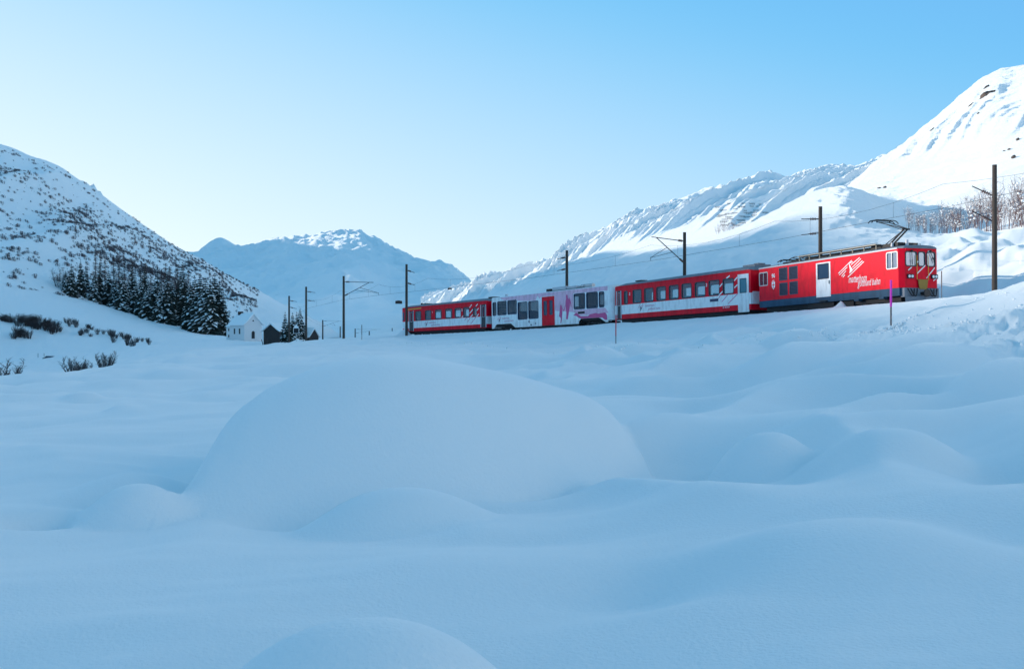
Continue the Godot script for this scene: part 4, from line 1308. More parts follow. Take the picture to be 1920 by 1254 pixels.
	for s in [[1.55, 2.31, 2.8, 2.98], [1.63, 2.2, 2.39, 2.62], [1.83, 2.11, 2.27, 2.41], [1.95, 2.05, 2.17, 2.17], [2.58, 2.81, 2.91, 2.9], [2.74, 2.72, 3.53, 3.08], [2.86, 2.56, 3.64, 3.0], [2.93, 2.45, 3.78, 2.87], [2.43, 2.02, 3.91, 2.81]]:
		stripe(b, s, 0.05, HW + 0.012)
	b.poly(outline([2.54, 2.84, 2.64, 2.73, 2.76, 2.57, 2.88, 2.46, 2.9, 2.38, 2.58, 2.21, 2.63, 2.45, 2.56, 2.71]), HW + 0.014)
	put("emblem", b, mat.letter_white, o)
	lettering(o, "matterhorn", 2.5, 1.66, 1.6, 0.4, HW + 0.004, mat.letter_white, "lettering", false, 0.15)
	lettering(o, "gotthard bahn", 3.3, 1.27, 1.95, 0.5, HW + 0.004, mat.letter_white, "lettering", false, 0.15)
	lettering(o, "96", -5.46, 2.56, 0.36, 0.27, HW + 0.004, mat.letter_white, "running_number", true)
	b = Mb.new()
	b.poly(outline([-5.47, 2.3, -5.1, 2.3, -5.1, 1.98, -5.285, 1.78, -5.47, 1.98]), HW + 0.012)
	b.poly(outline([-5.4, 2.36, -5.17, 2.36, -5.17, 2.4, -5.4, 2.4]), HW + 0.012)
	put("crest", b, mat.letter_white, o)
	b = Mb.new()
	b.poly(outline([-5.31, 2.26, -5.26, 2.26, -5.26, 1.86, -5.31, 1.86]), HW + 0.016); b.poly(outline([-5.42, 2.06, -5.15, 2.06, -5.15, 2.12, -5.42, 2.12]), HW + 0.018)
	put("crest_cross", b, mat.loco_red, o)
	# roof
	var rf := roof(o, [[x0, 3.28, 3.36, HW - 0.1], [x0 + 0.4, 3.28, 3.46, HW], [xc - 0.3, 3.28, 3.5, HW], [x1, 3.28, 3.48, 1.15], [x1 + 0.12, 3.28, 3.34, 1.02]], mat.roof)
	b = Mb.new()
	for s: float in [1.0, -1.0]:
		b.box(Vector3(-0.1, 3.29, s * (HW + 0.015)), Vector3(13.7, 0.07, 0.06))
	put("roof_trim", b, mat.roof_trim, rf)
	for s: float in [1.0, -1.0]:
		b = Mb.new()
		b.box(Vector3(0.8, 3.74, s * 0.85), Vector3(7.6, 0.05, 0.42))
		var rw := put("roof_walkway", b, mat.plank, o)
		b = Mb.new()
		b.bar(Vector3(-3.0, 3.82, s * 0.9), Vector3(4.6, 3.82, s * 0.9), 0.012, 0.012, 4)
		put("cable", b, mat.dark, rw)
		for i in 8:
			b = Mb.new()
			b.box(Vector3(-2.9 + i * 1.06, 3.57, s * 0.95), Vector3(0.05, 0.3, 0.05))
			put("walkway_leg", b, mat.plank, rw)
	b = Mb.new()
	b.box(Vector3(0.8, 3.58, 0), Vector3(7.4, 0.2, 1.1))
	put("walkway_shade_box", b, mat.dark, o)  # dark box standing in for the black shade beneath the walkway
	b = Mb.new()
	b.box(Vector3(4.9, 3.62, 0), Vector3(2.3, 0.2, 1.4)); b.box(Vector3(5.6, 3.7, 0.3), Vector3(0.4, 0.12, 0.3))
	put("pantograph_base", b, mat.dark, o)
	b = Mb.new()
	b.bar(Vector3(6.2, 3.5, 0.2), Vector3(6.2, 3.86, 0.2), 0.1, 0.08, 8); b.bar(Vector3(5.7, 3.5, 0.8), Vector3(5.7, 3.72, 0.8), 0.09, 0.07, 8)
	put("insulator", b, mat.roof_trim, o)
	# raised pantograph: lower arm to a knee, upper arm back to the head
	b = Mb.new()
	var knee := Vector3(5.9, 4.5, 0)
	var foot_p := Vector3(4.25, 3.72, 0)
	for z in [-0.12, 0.12]:
		b.bar(foot_p + Vector3(0.35, 0, z), knee + Vector3(0, 0, z), 0.055, 0.045)
	b.bar(foot_p + Vector3(-0.25, 0.02, 0), knee + Vector3(-0.15, 0.0, 0), 0.025, 0.025)
	b.bar(knee + Vector3(0, 0, -0.25), knee + Vector3(0, 0, 0.25), 0.05, 0.05)
	var pg := put("pantograph", b, mat.dark, o)
	b = Mb.new()
	for z in [-0.4, 0.4]:
		b.bar(knee + Vector3(0, 0.02, z * 0.3), Vector3(4.0, 5.12, z), 0.03, 0.025)
	b.bar(knee + Vector3(-0.1, -0.1, 0), Vector3(4.1, 5.02, 0), 0.016, 0.016)
	b.bar(Vector3(4.0, 5.12, -0.5), Vector3(4.0, 5.12, 0.5), 0.03, 0.03)
	put("upper_arm", b, mat.dark, pg)
	b = Mb.new()
	for x in [3.85, 4.15]:
		b.tube([Vector3(x, 5.05, 0.95), Vector3(x, 5.18, 0.82), Vector3(x, 5.23, 0.6), Vector3(x, 5.23, -0.6), Vector3(x, 5.18, -0.82), Vector3(x, 5.05, -0.95)], 0.03, 5)
	for z in [-0.45, 0.45]:
		b.bar(Vector3(3.85, 5.22, z), Vector3(4.15, 5.22, z), 0.02, 0.02); b.bar(Vector3(4.0, 5.12, z), Vector3(4.0, 5.22, z), 0.03, 0.03)
	put("contact_strip", b, mat.dark, pg)
	# the folded one at the other end
	b = Mb.new()
	b.box(Vector3(-4.4, 3.55, 0), Vector3(2.0, 0.1, 1.0))
	for z in [-0.4, 0.4]:
		b.tube([Vector3(-3.5, 3.62, z), Vector3(-4.6, 3.84, z * 0.8), Vector3(-5.4, 3.7, z * 0.6)], 0.035, 5)
		b.tube([Vector3(-5.4, 3.7, z * 0.6), Vector3(-4.2, 3.88, z), Vector3(-3.4, 3.8, z)], 0.025, 5)
	for x in [-5.35, -5.05]:
		b.tube([Vector3(x, 3.6, 0.95), Vector3(x, 3.74, 0.7), Vector3(x, 3.74, -0.7), Vector3(x, 3.6, -0.95)], 0.035, 5)
	put("folded_pantograph", b, mat.dark, o)
	b = Mb.new()
	for q in [[-5.0, 0.5], [-3.7, 0.5], [-5.0, -0.5], [-3.7, -0.5], [-6.2, 0.3]]:
		b.bar(Vector3(q[0], 3.4, q[1]), Vector3(q[0], 3.56, q[1]), 0.08, 0.06, 8)
	put("insulator", b, mat.dark, o)

# ------------------------------------------------------------------ the line: poles, wires, rails, markers
func pole(called_label: String, px: float, top: float, d: float, buried: float, arms: int, toward := 1.0, w := 0.28) -> Node3D:
	var p := at(px, top, d)
	var base := Vector3(p.x, snow_at(p.x, d) - buried, p.z)
	var o := thing("catenary_pole", called_label, "catenary pole", base, "poles carrying the overhead wire")
	var h := p.y - base.y
	var b := Mb.new()
	b.bar(Vector3.ZERO, Vector3(0, h, 0), w * 0.56, w * 0.46, 8)
	put("mast", b, mat.pole, o)
	b = Mb.new()
	b.bar(Vector3(0, h, 0), Vector3(0, h + 0.03, 0), w * 0.5, w * 0.46, 8)
	put("cap", b, mat.dark, o)
	return o

# arms towards the track: "ends" are the points in the world where the arms end
func bracket(o: Node3D, ys: Array, ends: Array) -> void:
	for i in ys.size():
		var b := Mb.new()
		var e: Vector3 = ends[i] - o.position
		var a := Vector3(0, ys[i], 0)
		e = a + (e - a).limit_length(1.25)
		b.bar(a, e, 0.035, 0.03, 6)
		var ax := (e - a).normalized()
		var arm := put("arm", b, mat.dark, o)
		b = Mb.new()
		for k in 4:
			b.bar(a + ax * (0.3 + 0.1 * k), a + ax * (0.36 + 0.1 * k), 0.09, 0.07, 8)
		put("insulator", b, mat.insulator, arm).set_meta("kind", "stuff")

func cantilever(o: Node3D, top: float, low: float, head: Vector3, grip: Vector3) -> void:
	# a level tube and a raking strut that carry the wires over the track
	var b := Mb.new()
	var h := head - o.position
	b.bar(Vector3(0, top, 0), h, 0.04, 0.035, 6)
	var t := put("arm", b, mat.dark, o)
	b = Mb.new()
	var ax := h - Vector3(0, top, 0)
	for k in 4:
		b.bar(Vector3(0, top, 0) + ax * (0.08 + 0.03 * k), Vector3(0, top, 0) + ax * (0.1 + 0.03 * k), 0.1, 0.08, 8)
	put("insulator", b, mat.insulator, t).set_meta("kind", "stuff")
	b = Mb.new()
	var tip := Vector3(0, top, 0) + ax * 0.86
	b.bar(Vector3(0, low, 0), tip, 0.04, 0.035, 6)
	var g := grip - o.position
	var mid := Vector3(0, low, 0).lerp(tip, 0.62)
	b.bar(mid, g + Vector3(0, 0.25, 0), 0.025, 0.02, 5)
	b.bar(mid.lerp(Vector3(0, low, 0), 0.3), g + Vector3(0, 0.25, 0), 0.02, 0.02, 5)
	b.bar(g + Vector3(0, 0.3, 0), g, 0.025, 0.02, 5)
	var st := put("strut", b, mat.dark, o)
	b = Mb.new()
	for k in 4:
		b.bar(Vector3(0, low, 0).lerp(tip, 0.06 + 0.03 * k), Vector3(0, low, 0).lerp(tip, 0.08 + 0.03 * k), 0.1, 0.08, 8)
	put("insulator", b, mat.insulator, st).set_meta("kind", "stuff")

func build_line() -> void:
	paint("pole", lin(0.06, 0.045, 0.038), 0.9)
	paint("insulator", lin(0.16, 0.08, 0.06), 0.4)
	paint("wire", lin(0.02, 0.02, 0.025), 0.6)
	paint("rail", lin(0.09, 0.075, 0.07), 0.5, 0.6)
	# rails, nearly buried
	for q in [-0.5, 0.5]:
		var pts := []
		var s := -120.0
		while s < 120.0:
			pts.append(on_track(s, q) + Vector3(0, 0.0, 0)); s += 4.0
		var b := Mb.new()
		for i in pts.size() - 1:
			var m: Vector3 = (pts[i] + pts[i + 1]) / 2
			var ax: Vector3 = (pts[i + 1] - pts[i]).normalized()
			b.box(m - Vector3(0, 0.05, 0), Vector3(0.07, 0.1, pts[i].distance_to(pts[i + 1])), Basis.looking_at(ax))
		tag(put("rail", b, mat.rail), "steel rail half buried in snow, %s of the two under the train" % ("nearer" if q < 0 else "farther"), "rail")
	# the contact wire hangs over the track; the messenger above it sags between the poles
	var wire_y := 5.28
	var stops := [-640.0, -590.0, -470.0, -300.0, -60.0, -40.0, -20.0, -8.0, 3.0, 22.0, 42.0, 58.0, 74.0, 96.0, 125.0]
	var line := thing("overhead_line", "thin dark overhead wires with droppers running above the train and poles", "overhead line", on_track(30.0, 0.0) + Vector3(0, wire_y, 0))
	var c := Mb.new(); var m := Mb.new(); var dr := []
	for i in stops.size() - 1:
		var a := on_track(stops[i], 0.0) + Vector3(0, wire_y, 0) - line.position
		var e := on_track(stops[i + 1], 0.0) + Vector3(0, wire_y, 0) - line.position
		var n := 8
		for k in n:
			var t0 := float(k) / n; var t1 := float(k + 1) / n
			var p0 := a.lerp(e, t0); var p1 := a.lerp(e, t1)
			c.bar(p0, p1, 0.011, 0.011, 5, false)
			var h0 := 0.7 + 0.6 * (2.0 * t0 - 1.0) ** 2; var h1 := 0.7 + 0.6 * (2.0 * t1 - 1.0) ** 2
			m.bar(p0 + Vector3(0, h0, 0), p1 + Vector3(0, h1, 0), 0.008, 0.008, 5, false)
			if stops[i] > -70.0 and (k == 2 or k == 6):
				dr.append([p0, p0 + Vector3(0, h0, 0)])
	put("contact_wire", c, mat.wire, line)
	put("messenger_wire", m, mat.wire, line)
	for q in dr:
		var b := Mb.new()
		b.bar(q[0], q[1], 0.007, 0.007, 4, false)
		put("dropper", b, mat.wire, line)
	# poles, from the right
	var near := func(s: float, up: float) -> Vector3: return on_track(s, 0.0) + Vector3(0, up, 0)
	var p := pole("tallest dark wooden pole at the right edge, standing clear of the engine", 1866, 310, 56.0, 0.4, 2, 1.0, 0.27)
	bracket(p, [6.1, 4.75], [near.call(75.0, 6.7), near.call(75.0, 5.4)])
	p = pole("brown pole rising behind the engine roof beside its walkway", 1539, 388, 72.0, 1.0, 2)
	bracket(p, [p_top(p) - 0.8, p_top(p) - 1.75], [near.call(58.0, 6.7), near.call(58.0, 5.45)])
	p = pole("brown pole with a raking bracket behind the coach next to the engine", 1284, 436, 87.0, 1.0, 2)
	cantilever(p, p_top(p) - 0.7, p_top(p) - 2.5, at(1222, 444, 86.0), near.call(42.0, 5.3))
	p = pole("brown pole behind the roof gear of the white low-floor coach", 1063, 470, 101.0, 1.0, 2)
	bracket(p, [p_top(p) - 0.6, p_top(p) - 1.7], [near.call(22.0, 6.6), near.call(22.0, 5.4)])
	p = pole("dark pole standing in a heap of snow in front of the last coach", 762, 496, 117.6, 0.5, 2)
	bracket(p, [p_top(p) - 0.6, p_top(p) - 2.0], [near.call(3.0, 6.7), near.call(3.0, 5.4)])
	p = pole("dark pole with a level bracket reaching right, left of the train", 644, 518, 128.5, 0.5, 2)
	cantilever(p, p_top(p) - 0.65, p_top(p) - 2.4, at(700, 529.5, 129.5), near.call(-8.0, 5.3))
	p = pole("dark pole right of the two spruces and left of the bracketed pole", 573.5, 538, 146.0, 0.5, 2)
	bracket(p, [p_top(p) - 0.6, p_top(p) - 1.8], [near.call(-28.0, 6.6), near.call(-28.0, 5.4)])
	p = pole("dark pole close against the left of the small spruce pair", 541.5, 555, 166.0, 0.5, 2)
	bracket(p, [p_top(p) - 0.7, p_top(p) - 1.7], [near.call(-50.0, 6.6), near.call(-50.0, 5.4)])
	p = pole("small distant pole with bracket beside the little snow-roofed hut", 604.7, 600, 400.0, 0.5, 2, 1.0, 0.5)
	cantilever(p, p_top(p) - 0.4, p_top(p) - 2.4, at(640, 602, 402), at(628, 611, 402))
	p = pole("tiny distant pole, second of the row beyond the bank", 637.5, 612, 560.0, 0.5, 2, 1.0, 0.6)
	p = pole("tiny distant pole with a long level arm beyond the bank", 665.5, 616, 600.0, 0.5, 2, 1.0, 0.6)
	cantilever(p, p_top(p) - 0.4, p_top(p) - 2.6, at(714, 617.5, 602), at(684, 623, 602))
	pole("tiny distant pole, fourth of the row beyond the bank", 692, 621, 700.0, 0.5, 2, 1.0, 0.7)
	pole("tiniest distant pole of the row beyond the bank, nearest the train", 735, 615, 900.0, 0.5, 2, 1.0, 0.7)
	# snow markers
	for q in [[1671.5, 525, 31.0, 0.052, "marker_pink", "snow marker stake with bright magenta upper half in front of the engine"], [1155.0, 597, 58.0, 0.05, "orange", "thin snow marker stake with red top in front of the coaches"], [678.0, 609, 112.0, 0.06, "brown_stake", "thin brown snow stake left of the train"], [1766.5, 508, 53.0, 0.04, "brown_stake", "thin stake in the sunlit snow right of the engine"]]:
		var g := on_snow(q[0], q[2], 0.25)
		var o := thing("snow_marker", q[5], "snow marker", g, "")
		var h: float = at(q[0], q[1], q[2]).y - g.y
		var b := Mb.new()
		b.bar(Vector3.ZERO, Vector3(0, h * 0.52, 0), q[3] * 0.5, q[3] * 0.5, 8)
		put("lower_stake", b, mat.stake, o)
		b = Mb.new()
		b.bar(Vector3(0, h * 0.52, 0), Vector3(0, h, 0), q[3] * 0.62, q[3] * 0.62, 8)
		put("upper_stake", b, mat[q[4]], o)
	# whistle board on a post
	var g2 := on_snow(555.0, 150.0, 0.3)
	var sg := thing("line_sign", "small line-side board with snow-topped triangle before the spruce pair", "sign", g2)
	var b2 := Mb.new()
	var ht := at(555, 625, 150).y - g2.y
	b2.bar(Vector3.ZERO, Vector3(0, ht + 1.0, 0), 0.035, 0.035, 6)
	put("post", b2, mat.metal, sg)
	b2 = Mb.new()
	b2.box(Vector3(0, ht + 0.38, 0.05), Vector3(0.75, 0.75, 0.04))
	put("board", b2, mat.dark, sg)
	b2 = Mb.new()
	for e in [[-0.38, 0.0, 0.38, 0.0], [0.38, 0.0, 0.38, 0.76], [-0.38, 0.0, -0.38, 0.76]]:
		b2.bar(Vector3(e[0], ht + e[1], 0.08), Vector3(e[2], ht + e[3], 0.08), 0.03, 0.03, 4)
	put("border", b2, mat.letter_white, sg)
	b2 = Mb.new()
	b2.poly(PackedVector2Array([Vector2(-0.42, ht + 0.72), Vector2(0.42, ht + 0.72), Vector2(0, ht + 1.3)]), 0.1, 0.06)
	put("triangle", b2, mat.letter_white, sg)
	for q in [[495.0, 636, 130.0, -0.25], [500.5, 632, 131.0, 0.02]]:
		var g3 := on_snow(q[0], q[2], 0.3)
		var b3 := Mb.new()
		var h3 := at(q[0], q[1], q[2]).y - g3.y
		b3.bar(Vector3.ZERO, Vector3(q[3] * h3, h3, 0), 0.05, 0.045, 6)
		var o3 := put("fence_stake", b3, mat.dark)
		o3.position = g3
		tag(o3, "dark stake leaning left in the snow below the chapel" if q[3] < 0 else "upright dark stake in the snow below the chapel", "stake")

func p_top(o: Node3D) -> float:
	return (o.get_child(0) as MeshInstance3D).mesh.get_aabb().end.y

# ------------------------------------------------------------------ buildings
func gable_house(o: Node3D, w: float, l: float, h: float, rise: float, wall_m: Material, roof_m: Material, thick: float, over: float, name_wall := "wall") -> void:
	# gable ends at z = 0 and z = -l, ridge along z
	var b := Mb.new()
	var hw := w / 2
	var p := [Vector3(-hw, -1.5, 0), Vector3(hw, -1.5, 0), Vector3(hw, h, 0), Vector3(0, h + rise, 0), Vector3(-hw, h, 0)]
	var q := []
	for v in p: q.append(v + Vector3(0, 0, -l))
	b.quad(p[0], p[1], p[2], p[4]); b.tri(p[4], p[2], p[3])
	b.quad(q[1], q[0], q[4], q[2]); b.tri(q[2], q[4], q[3])
	b.quad(p[1], q[1], q[2], p[2]); b.quad(q[0], p[0], p[4], q[4])
	put(name_wall, b, wall_m, o)
	b = Mb.new()
	# thick rounded snow on the two slopes, eaves swept out
	var prof := []
	var k := 8
	for i in 2 * k + 1:
		var t := float(i - k) / k
		var x := t * (hw + over)
		var y := h + rise - rise * (absf(x) / hw) ** 1.0
		y += 0.25 * over * maxf(0.0, absf(t) - 0.75) * 4.0
		prof.append(Vector2(x, y))
	var top := []
	for i in prof.size():
		var t := absf(float(i - k)) / k
		top.append(Vector2(prof[i].x, prof[i].y + thick * (1.0 - 0.55 * t * t)))
	for i in prof.size() - 1:
		var z0 := over; var z1 := -l - over
		var a: Vector2 = top[i]; var c: Vector2 = top[i + 1]; var e: Vector2 = prof[i]; var f: Vector2 = prof[i + 1]
		b.quad(Vector3(a.x, a.y, z0), Vector3(c.x, c.y, z0), Vector3(c.x, c.y, z1), Vector3(a.x, a.y, z1))
		b.quad(Vector3(e.x, e.y + 0.02, z0), Vector3(f.x, f.y + 0.02, z0), Vector3(c.x, c.y, z0), Vector3(a.x, a.y, z0))
		b.quad(Vector3(f.x, f.y + 0.02, z1), Vector3(e.x, e.y + 0.02, z1), Vector3(a.x, a.y, z1), Vector3(c.x, c.y, z1))
		b.quad(Vector3(f.x, f.y + 0.02, z0), Vector3(e.x, e.y + 0.02, z0), Vector3(e.x, e.y + 0.02, z1), Vector3(f.x, f.y + 0.02, z1))
	b.quad(Vector3(top[0].x, top[0].y, -l - over), Vector3(prof[0].x, prof[0].y + 0.02, -l - over), Vector3(prof[0].x, prof[0].y + 0.02, over), Vector3(top[0].x, top[0].y, over))
	var n := prof.size() - 1
	b.quad(Vector3(prof[n].x, prof[n].y + 0.02, -l - over), Vector3(top[n].x, top[n].y, -l - over), Vector3(top[n].x, top[n].y, over), Vector3(prof[n].x, prof[n].y + 0.02, over))
	put("snowy_roof", b, roof_m, o)

func build_houses() -> void:
	paint("plaster", lin(0.72, 0.7, 0.7), 0.85)
	paint("barn_wood", lin(0.035, 0.03, 0.03), 0.9)
	paint("opening", lin(0.015, 0.015, 0.02), 0.5)
	# chapel: gable to the right of its nave, seen half from the side
	var d := 300.0
	var base := at(474, 634, d)
	var ch := thing("chapel", "small white chapel with snowy roof and white spire below the spruces", "chapel", base)
	ch.rotation.y = deg_to_rad(-24.0)
	ch.rotation.y = deg_to_rad(42.0)
	var w := 5.4; var l := 8.6; var h := 4.0
	gable_house(ch, w, l, h, 2.7, mat.plaster, mat.loose_snow, 0.45, 0.55)
	var b := Mb.new()      # lower choir behind
	b.box(Vector3(0, 1.0, -l - 1.6), Vector3(w * 0.8, 4.6, 3.2))
	var choir := put("choir", b, mat.plaster, ch)
	b = Mb.new()
	var cw := w * 0.4 + 0.45
	b.quad(Vector3(-cw, 3.25, -l - 3.6), Vector3(-cw, 3.25, -l), Vector3(0, 4.9, -l), Vector3(0, 4.9, -l - 2.2))
	b.quad(Vector3(cw, 3.25, -l), Vector3(cw, 3.25, -l - 3.6), Vector3(0, 4.9, -l - 2.2), Vector3(0, 4.9, -l))
	b.tri(Vector3(cw, 3.25, -l - 3.6), Vector3(-cw, 3.25, -l - 3.6), Vector3(0, 4.9, -l - 2.2))
	put("choir_roof", b, mat.loose_snow, choir)
	for q in [-2.8, -5.8]:
		b = Mb.new()
		b.box(Vector3(-w / 2 - 0.01, 1.95, q), Vector3(0.1, 1.55, 0.75))
		put("window", b, mat.opening, ch)
	for q in [[2.4, -l - 1.7], [0.6, -l - 1.7]]:
		b = Mb.new()
		b.box(Vector3(-w * 0.4 - 0.01, q[0], q[1]), Vector3(0.1, 0.75, 0.6))
		put("window", b, mat.opening, ch)
	b = Mb.new()
	b.box(Vector3(0, 0.75, 0.01), Vector3(0.95, 1.7, 0.12)); b.bar(Vector3(0, 1.55, -0.04), Vector3(0, 1.55, 0.07), 0.48, 0.48, 14)
	put("door", b, mat.opening, ch)
	b = Mb.new()
	b.bar(Vector3(0, 4.9, -0.04), Vector3(0, 4.9, 0.06), 0.22, 0.22, 10)
	put("round_window", b, mat.opening, ch)
	b = Mb.new()      # ridge turret
	b.box(Vector3(0, h + 3.0, -l + 1.2), Vector3(1.1, 1.5, 1.1))
	var tu := put("turret", b, mat.barn_wood, ch)
	b = Mb.new()
	for i in 8:
		var a0 := TAU * i / 8; var a1 := TAU * (i + 1) / 8
		var y0 := h + 3.6; var c := Vector3(0, 0, -l + 1.2)
		var prev := [1.15, y0]
		for q in [[0.6, y0 + 0.75], [0.25, y0 + 1.7], [0.06, y0 + 2.7]]:
			var v0 := c + Vector3(cos(a0) * prev[0], prev[1], sin(a0) * prev[0]); var v1 := c + Vector3(cos(a1) * prev[0], prev[1], sin(a1) * prev[0])
			var v2 := c + Vector3(cos(a1) * q[0], q[1], sin(a1) * q[0]); var v3 := c + Vector3(cos(a0) * q[0], q[1], sin(a0) * q[0])
			b.quad(v1, v0, v3, v2)
			prev = q
	put("spire", b, mat.loose_snow, tu)
	b = Mb.new()
	b.bar(Vector3(0, h + 6.2, -l + 1.2), Vector3(0, h + 7.3, -l + 1.2), 0.05, 0.04); b.bar(Vector3(-0.3, h + 7.0, -l + 1.2), Vector3(0.3, h + 7.0, -l + 1.2), 0.04, 0.04)
	put("cross", b, mat.dark, tu)
	# barn
	base = at(508, 640, 262)
	var barn := thing("barn", "dark wooden barn with thick snow on its roof between chapel and spruces", "barn", base)
	barn.rotation.y = deg_to_rad(-28.0)
	gable_house(barn, 4.9, 6.0, 2.6, 1.7, mat.barn_wood, mat.loose_snow, 0.4, 0.5)
	b = Mb.new()
	for i in 9:
		b.box(Vector3(0, -0.6 + i * 0.36, 0.0), Vector3(4.9, 0.05, 0.07))
	put("log_joint", b, mat.opening, barn)
	# little hut
	base = at(588, 640, 235)
	var hut := thing("hut", "little hut almost buried under its snowy roof right of the spruce pair", "hut", base)
	hut.rotation.y = deg_to_rad(58.0)
	gable_house(hut, 3.0, 2.8, 1.1, 1.7, mat.barn_wood, mat.loose_snow, 0.3, 0.3)
	# avalanche huts far up the slope
	for q in [[747.0, 566, 900.0, "tiny dark flat hut on the slope left of the last coach"], [843.0, 541, 1500.0, "tiny dark hut high on the slope above the last coach"]]:
		var hp := at(q[0], q[1], q[2])
		var o := thing("mountain_hut", q[3], "hut", hp)
		gable_house(o, 5.5, 3.0, 0.8, 0.5, mat.barn_wood, mat.loose_snow, 0.2, 0.4)

# ------------------------------------------------------------------ trees and shrubs
func make_conifer(r: RandomNumberGenerator, h: float, rad: float, snowy: float) -> Node3D:
	var o := Node3D.new()
	o.name = "snowy_spruce"
	var b := Mb.new()
	b.bar(Vector3(0, -0.5, 0), Vector3(0, h * 0.97, 0), 0.02 * h, 0.03, 6)
	put("trunk", b, mat.bark, o)
	b = Mb.new()
	var sn := Mb.new()
	var levels := int(h * 1.5)
	for i in levels:
		var t := (i + r.randf() * 0.6) / levels
		var y := h * (0.05 + 0.93 * t)
		var reach := rad * pow(1.0 - t, 0.85) + 0.12
		var k := 9 if t < 0.7 else 6
		var ph := r.randf() * TAU
		for j in k:
			var a := ph + TAU * (j + r.randf_range(-0.3, 0.3)) / k
			var l := reach * r.randf_range(0.7, 1.12)
			var dirv := Vector3(cos(a), 0, sin(a)); var sd := Vector3(-sin(a), 0, cos(a))
			var droop := l * r.randf_range(0.25, 0.5)
			var p0 := Vector3(0, y, 0)
			var p1 := dirv * l * 0.5 + Vector3(0, y - droop * 0.25, 0)
			var p2 := dirv * l + Vector3(0, y - droop, 0)
			var w := l * 0.3 + 0.1
			b.tri(p0, p1 - sd * w, p1 + sd * w)
			b.tri(p1 - sd * w, p2, p1 + sd * w)
			b.tri(p1 - sd * w * 1.1, p1 - sd * w * 0.3 + Vector3(0, -w * 0.9, 0), p2)
			b.tri(p1 + sd * w * 1.1, p2, p1 + sd * w * 0.3 + Vector3(0, -w * 0.9, 0))
			b.tri(p0, p0 + Vector3(0, -w * 0.6, 0), p1 + Vector3(0, -w * 0.7, 0))
			if r.randf() < snowy:
				var up := Vector3(0, 0.06 + 0.02 * l, 0)
				var q0 := p0.lerp(p1, 0.6) + up
				var w2 := w * r.randf_range(0.55, 0.85)
				var q1 := p1.lerp(p2, r.randf_range(0.1, 0.35)) + up * 1.6
				var q2 := p1.lerp(p2, 0.93) + up
				sn.tri(q0, q1 - sd * w2, q1 + sd * w2); sn.tri(q1 - sd * w2, q2, q1 + sd * w2)
				sn.tri(q1 - sd * w2, q1 - sd * w2 * 0.8 - Vector3(0, 0.12, 0), q2)
				sn.tri(q1 + sd * w2, q2, q1 + sd * w2 * 0.8 - Vector3(0, 0.12, 0))
	put("crown", b, mat.needles, o)
	put("snow_load", sn, mat.loose_snow, o).set_meta("kind", "stuff")
	return o

func make_larch(r: RandomNumberGenerator, h: float, rad: float, m: Material, snowy: float) -> Node3D:
	var o := Node3D.new()
	o.name = "bare_larch"
	var b := Mb.new()
	b.bar(Vector3(0, -0.5, 0), Vector3(0, h * 0.98, 0), 0.014 * h, 0.03, 5)
	put("trunk", b, mat.bark, o)
	b = Mb.new()
	var sn := Mb.new()
	for i in int(h * 16):
		var t := r.randf_range(0.12, 1.0)
		var y := h * t
		var l := (rad * pow(1.0 - t, 0.8) + 0.25) * r.randf_range(0.6, 1.1)
		var a := r.randf() * TAU
		var dirv := Vector3(cos(a), 0, sin(a))
		var e := dirv * l + Vector3(0, y + l * r.randf_range(-0.15, 0.35), 0)
		b.bar(Vector3(0, y, 0), e, 0.04, 0.012, 3, false)
		for k in 4:
			var s := Vector3(0, y, 0).lerp(e, r.randf_range(0.3, 1.0))
			b.bar(s, s + Vector3(r.randf_range(-0.4, 0.4), r.randf_range(-0.3, 0.4), r.randf_range(-0.4, 0.4)), 0.022, 0.01, 3, false)
		if r.randf() < snowy:
			sn.blob(Vector3(0, y, 0).lerp(e, 0.6) + Vector3(0, 0.05, 0), Vector3(0.16, 0.09, 0.16) * r.randf_range(0.6, 1.5), 5, 3)
	put("crown", b, m, o)
	if sn.v.size() > 0:
		put("snow_load", sn, mat.loose_snow, o).set_meta("kind", "stuff")
	return o

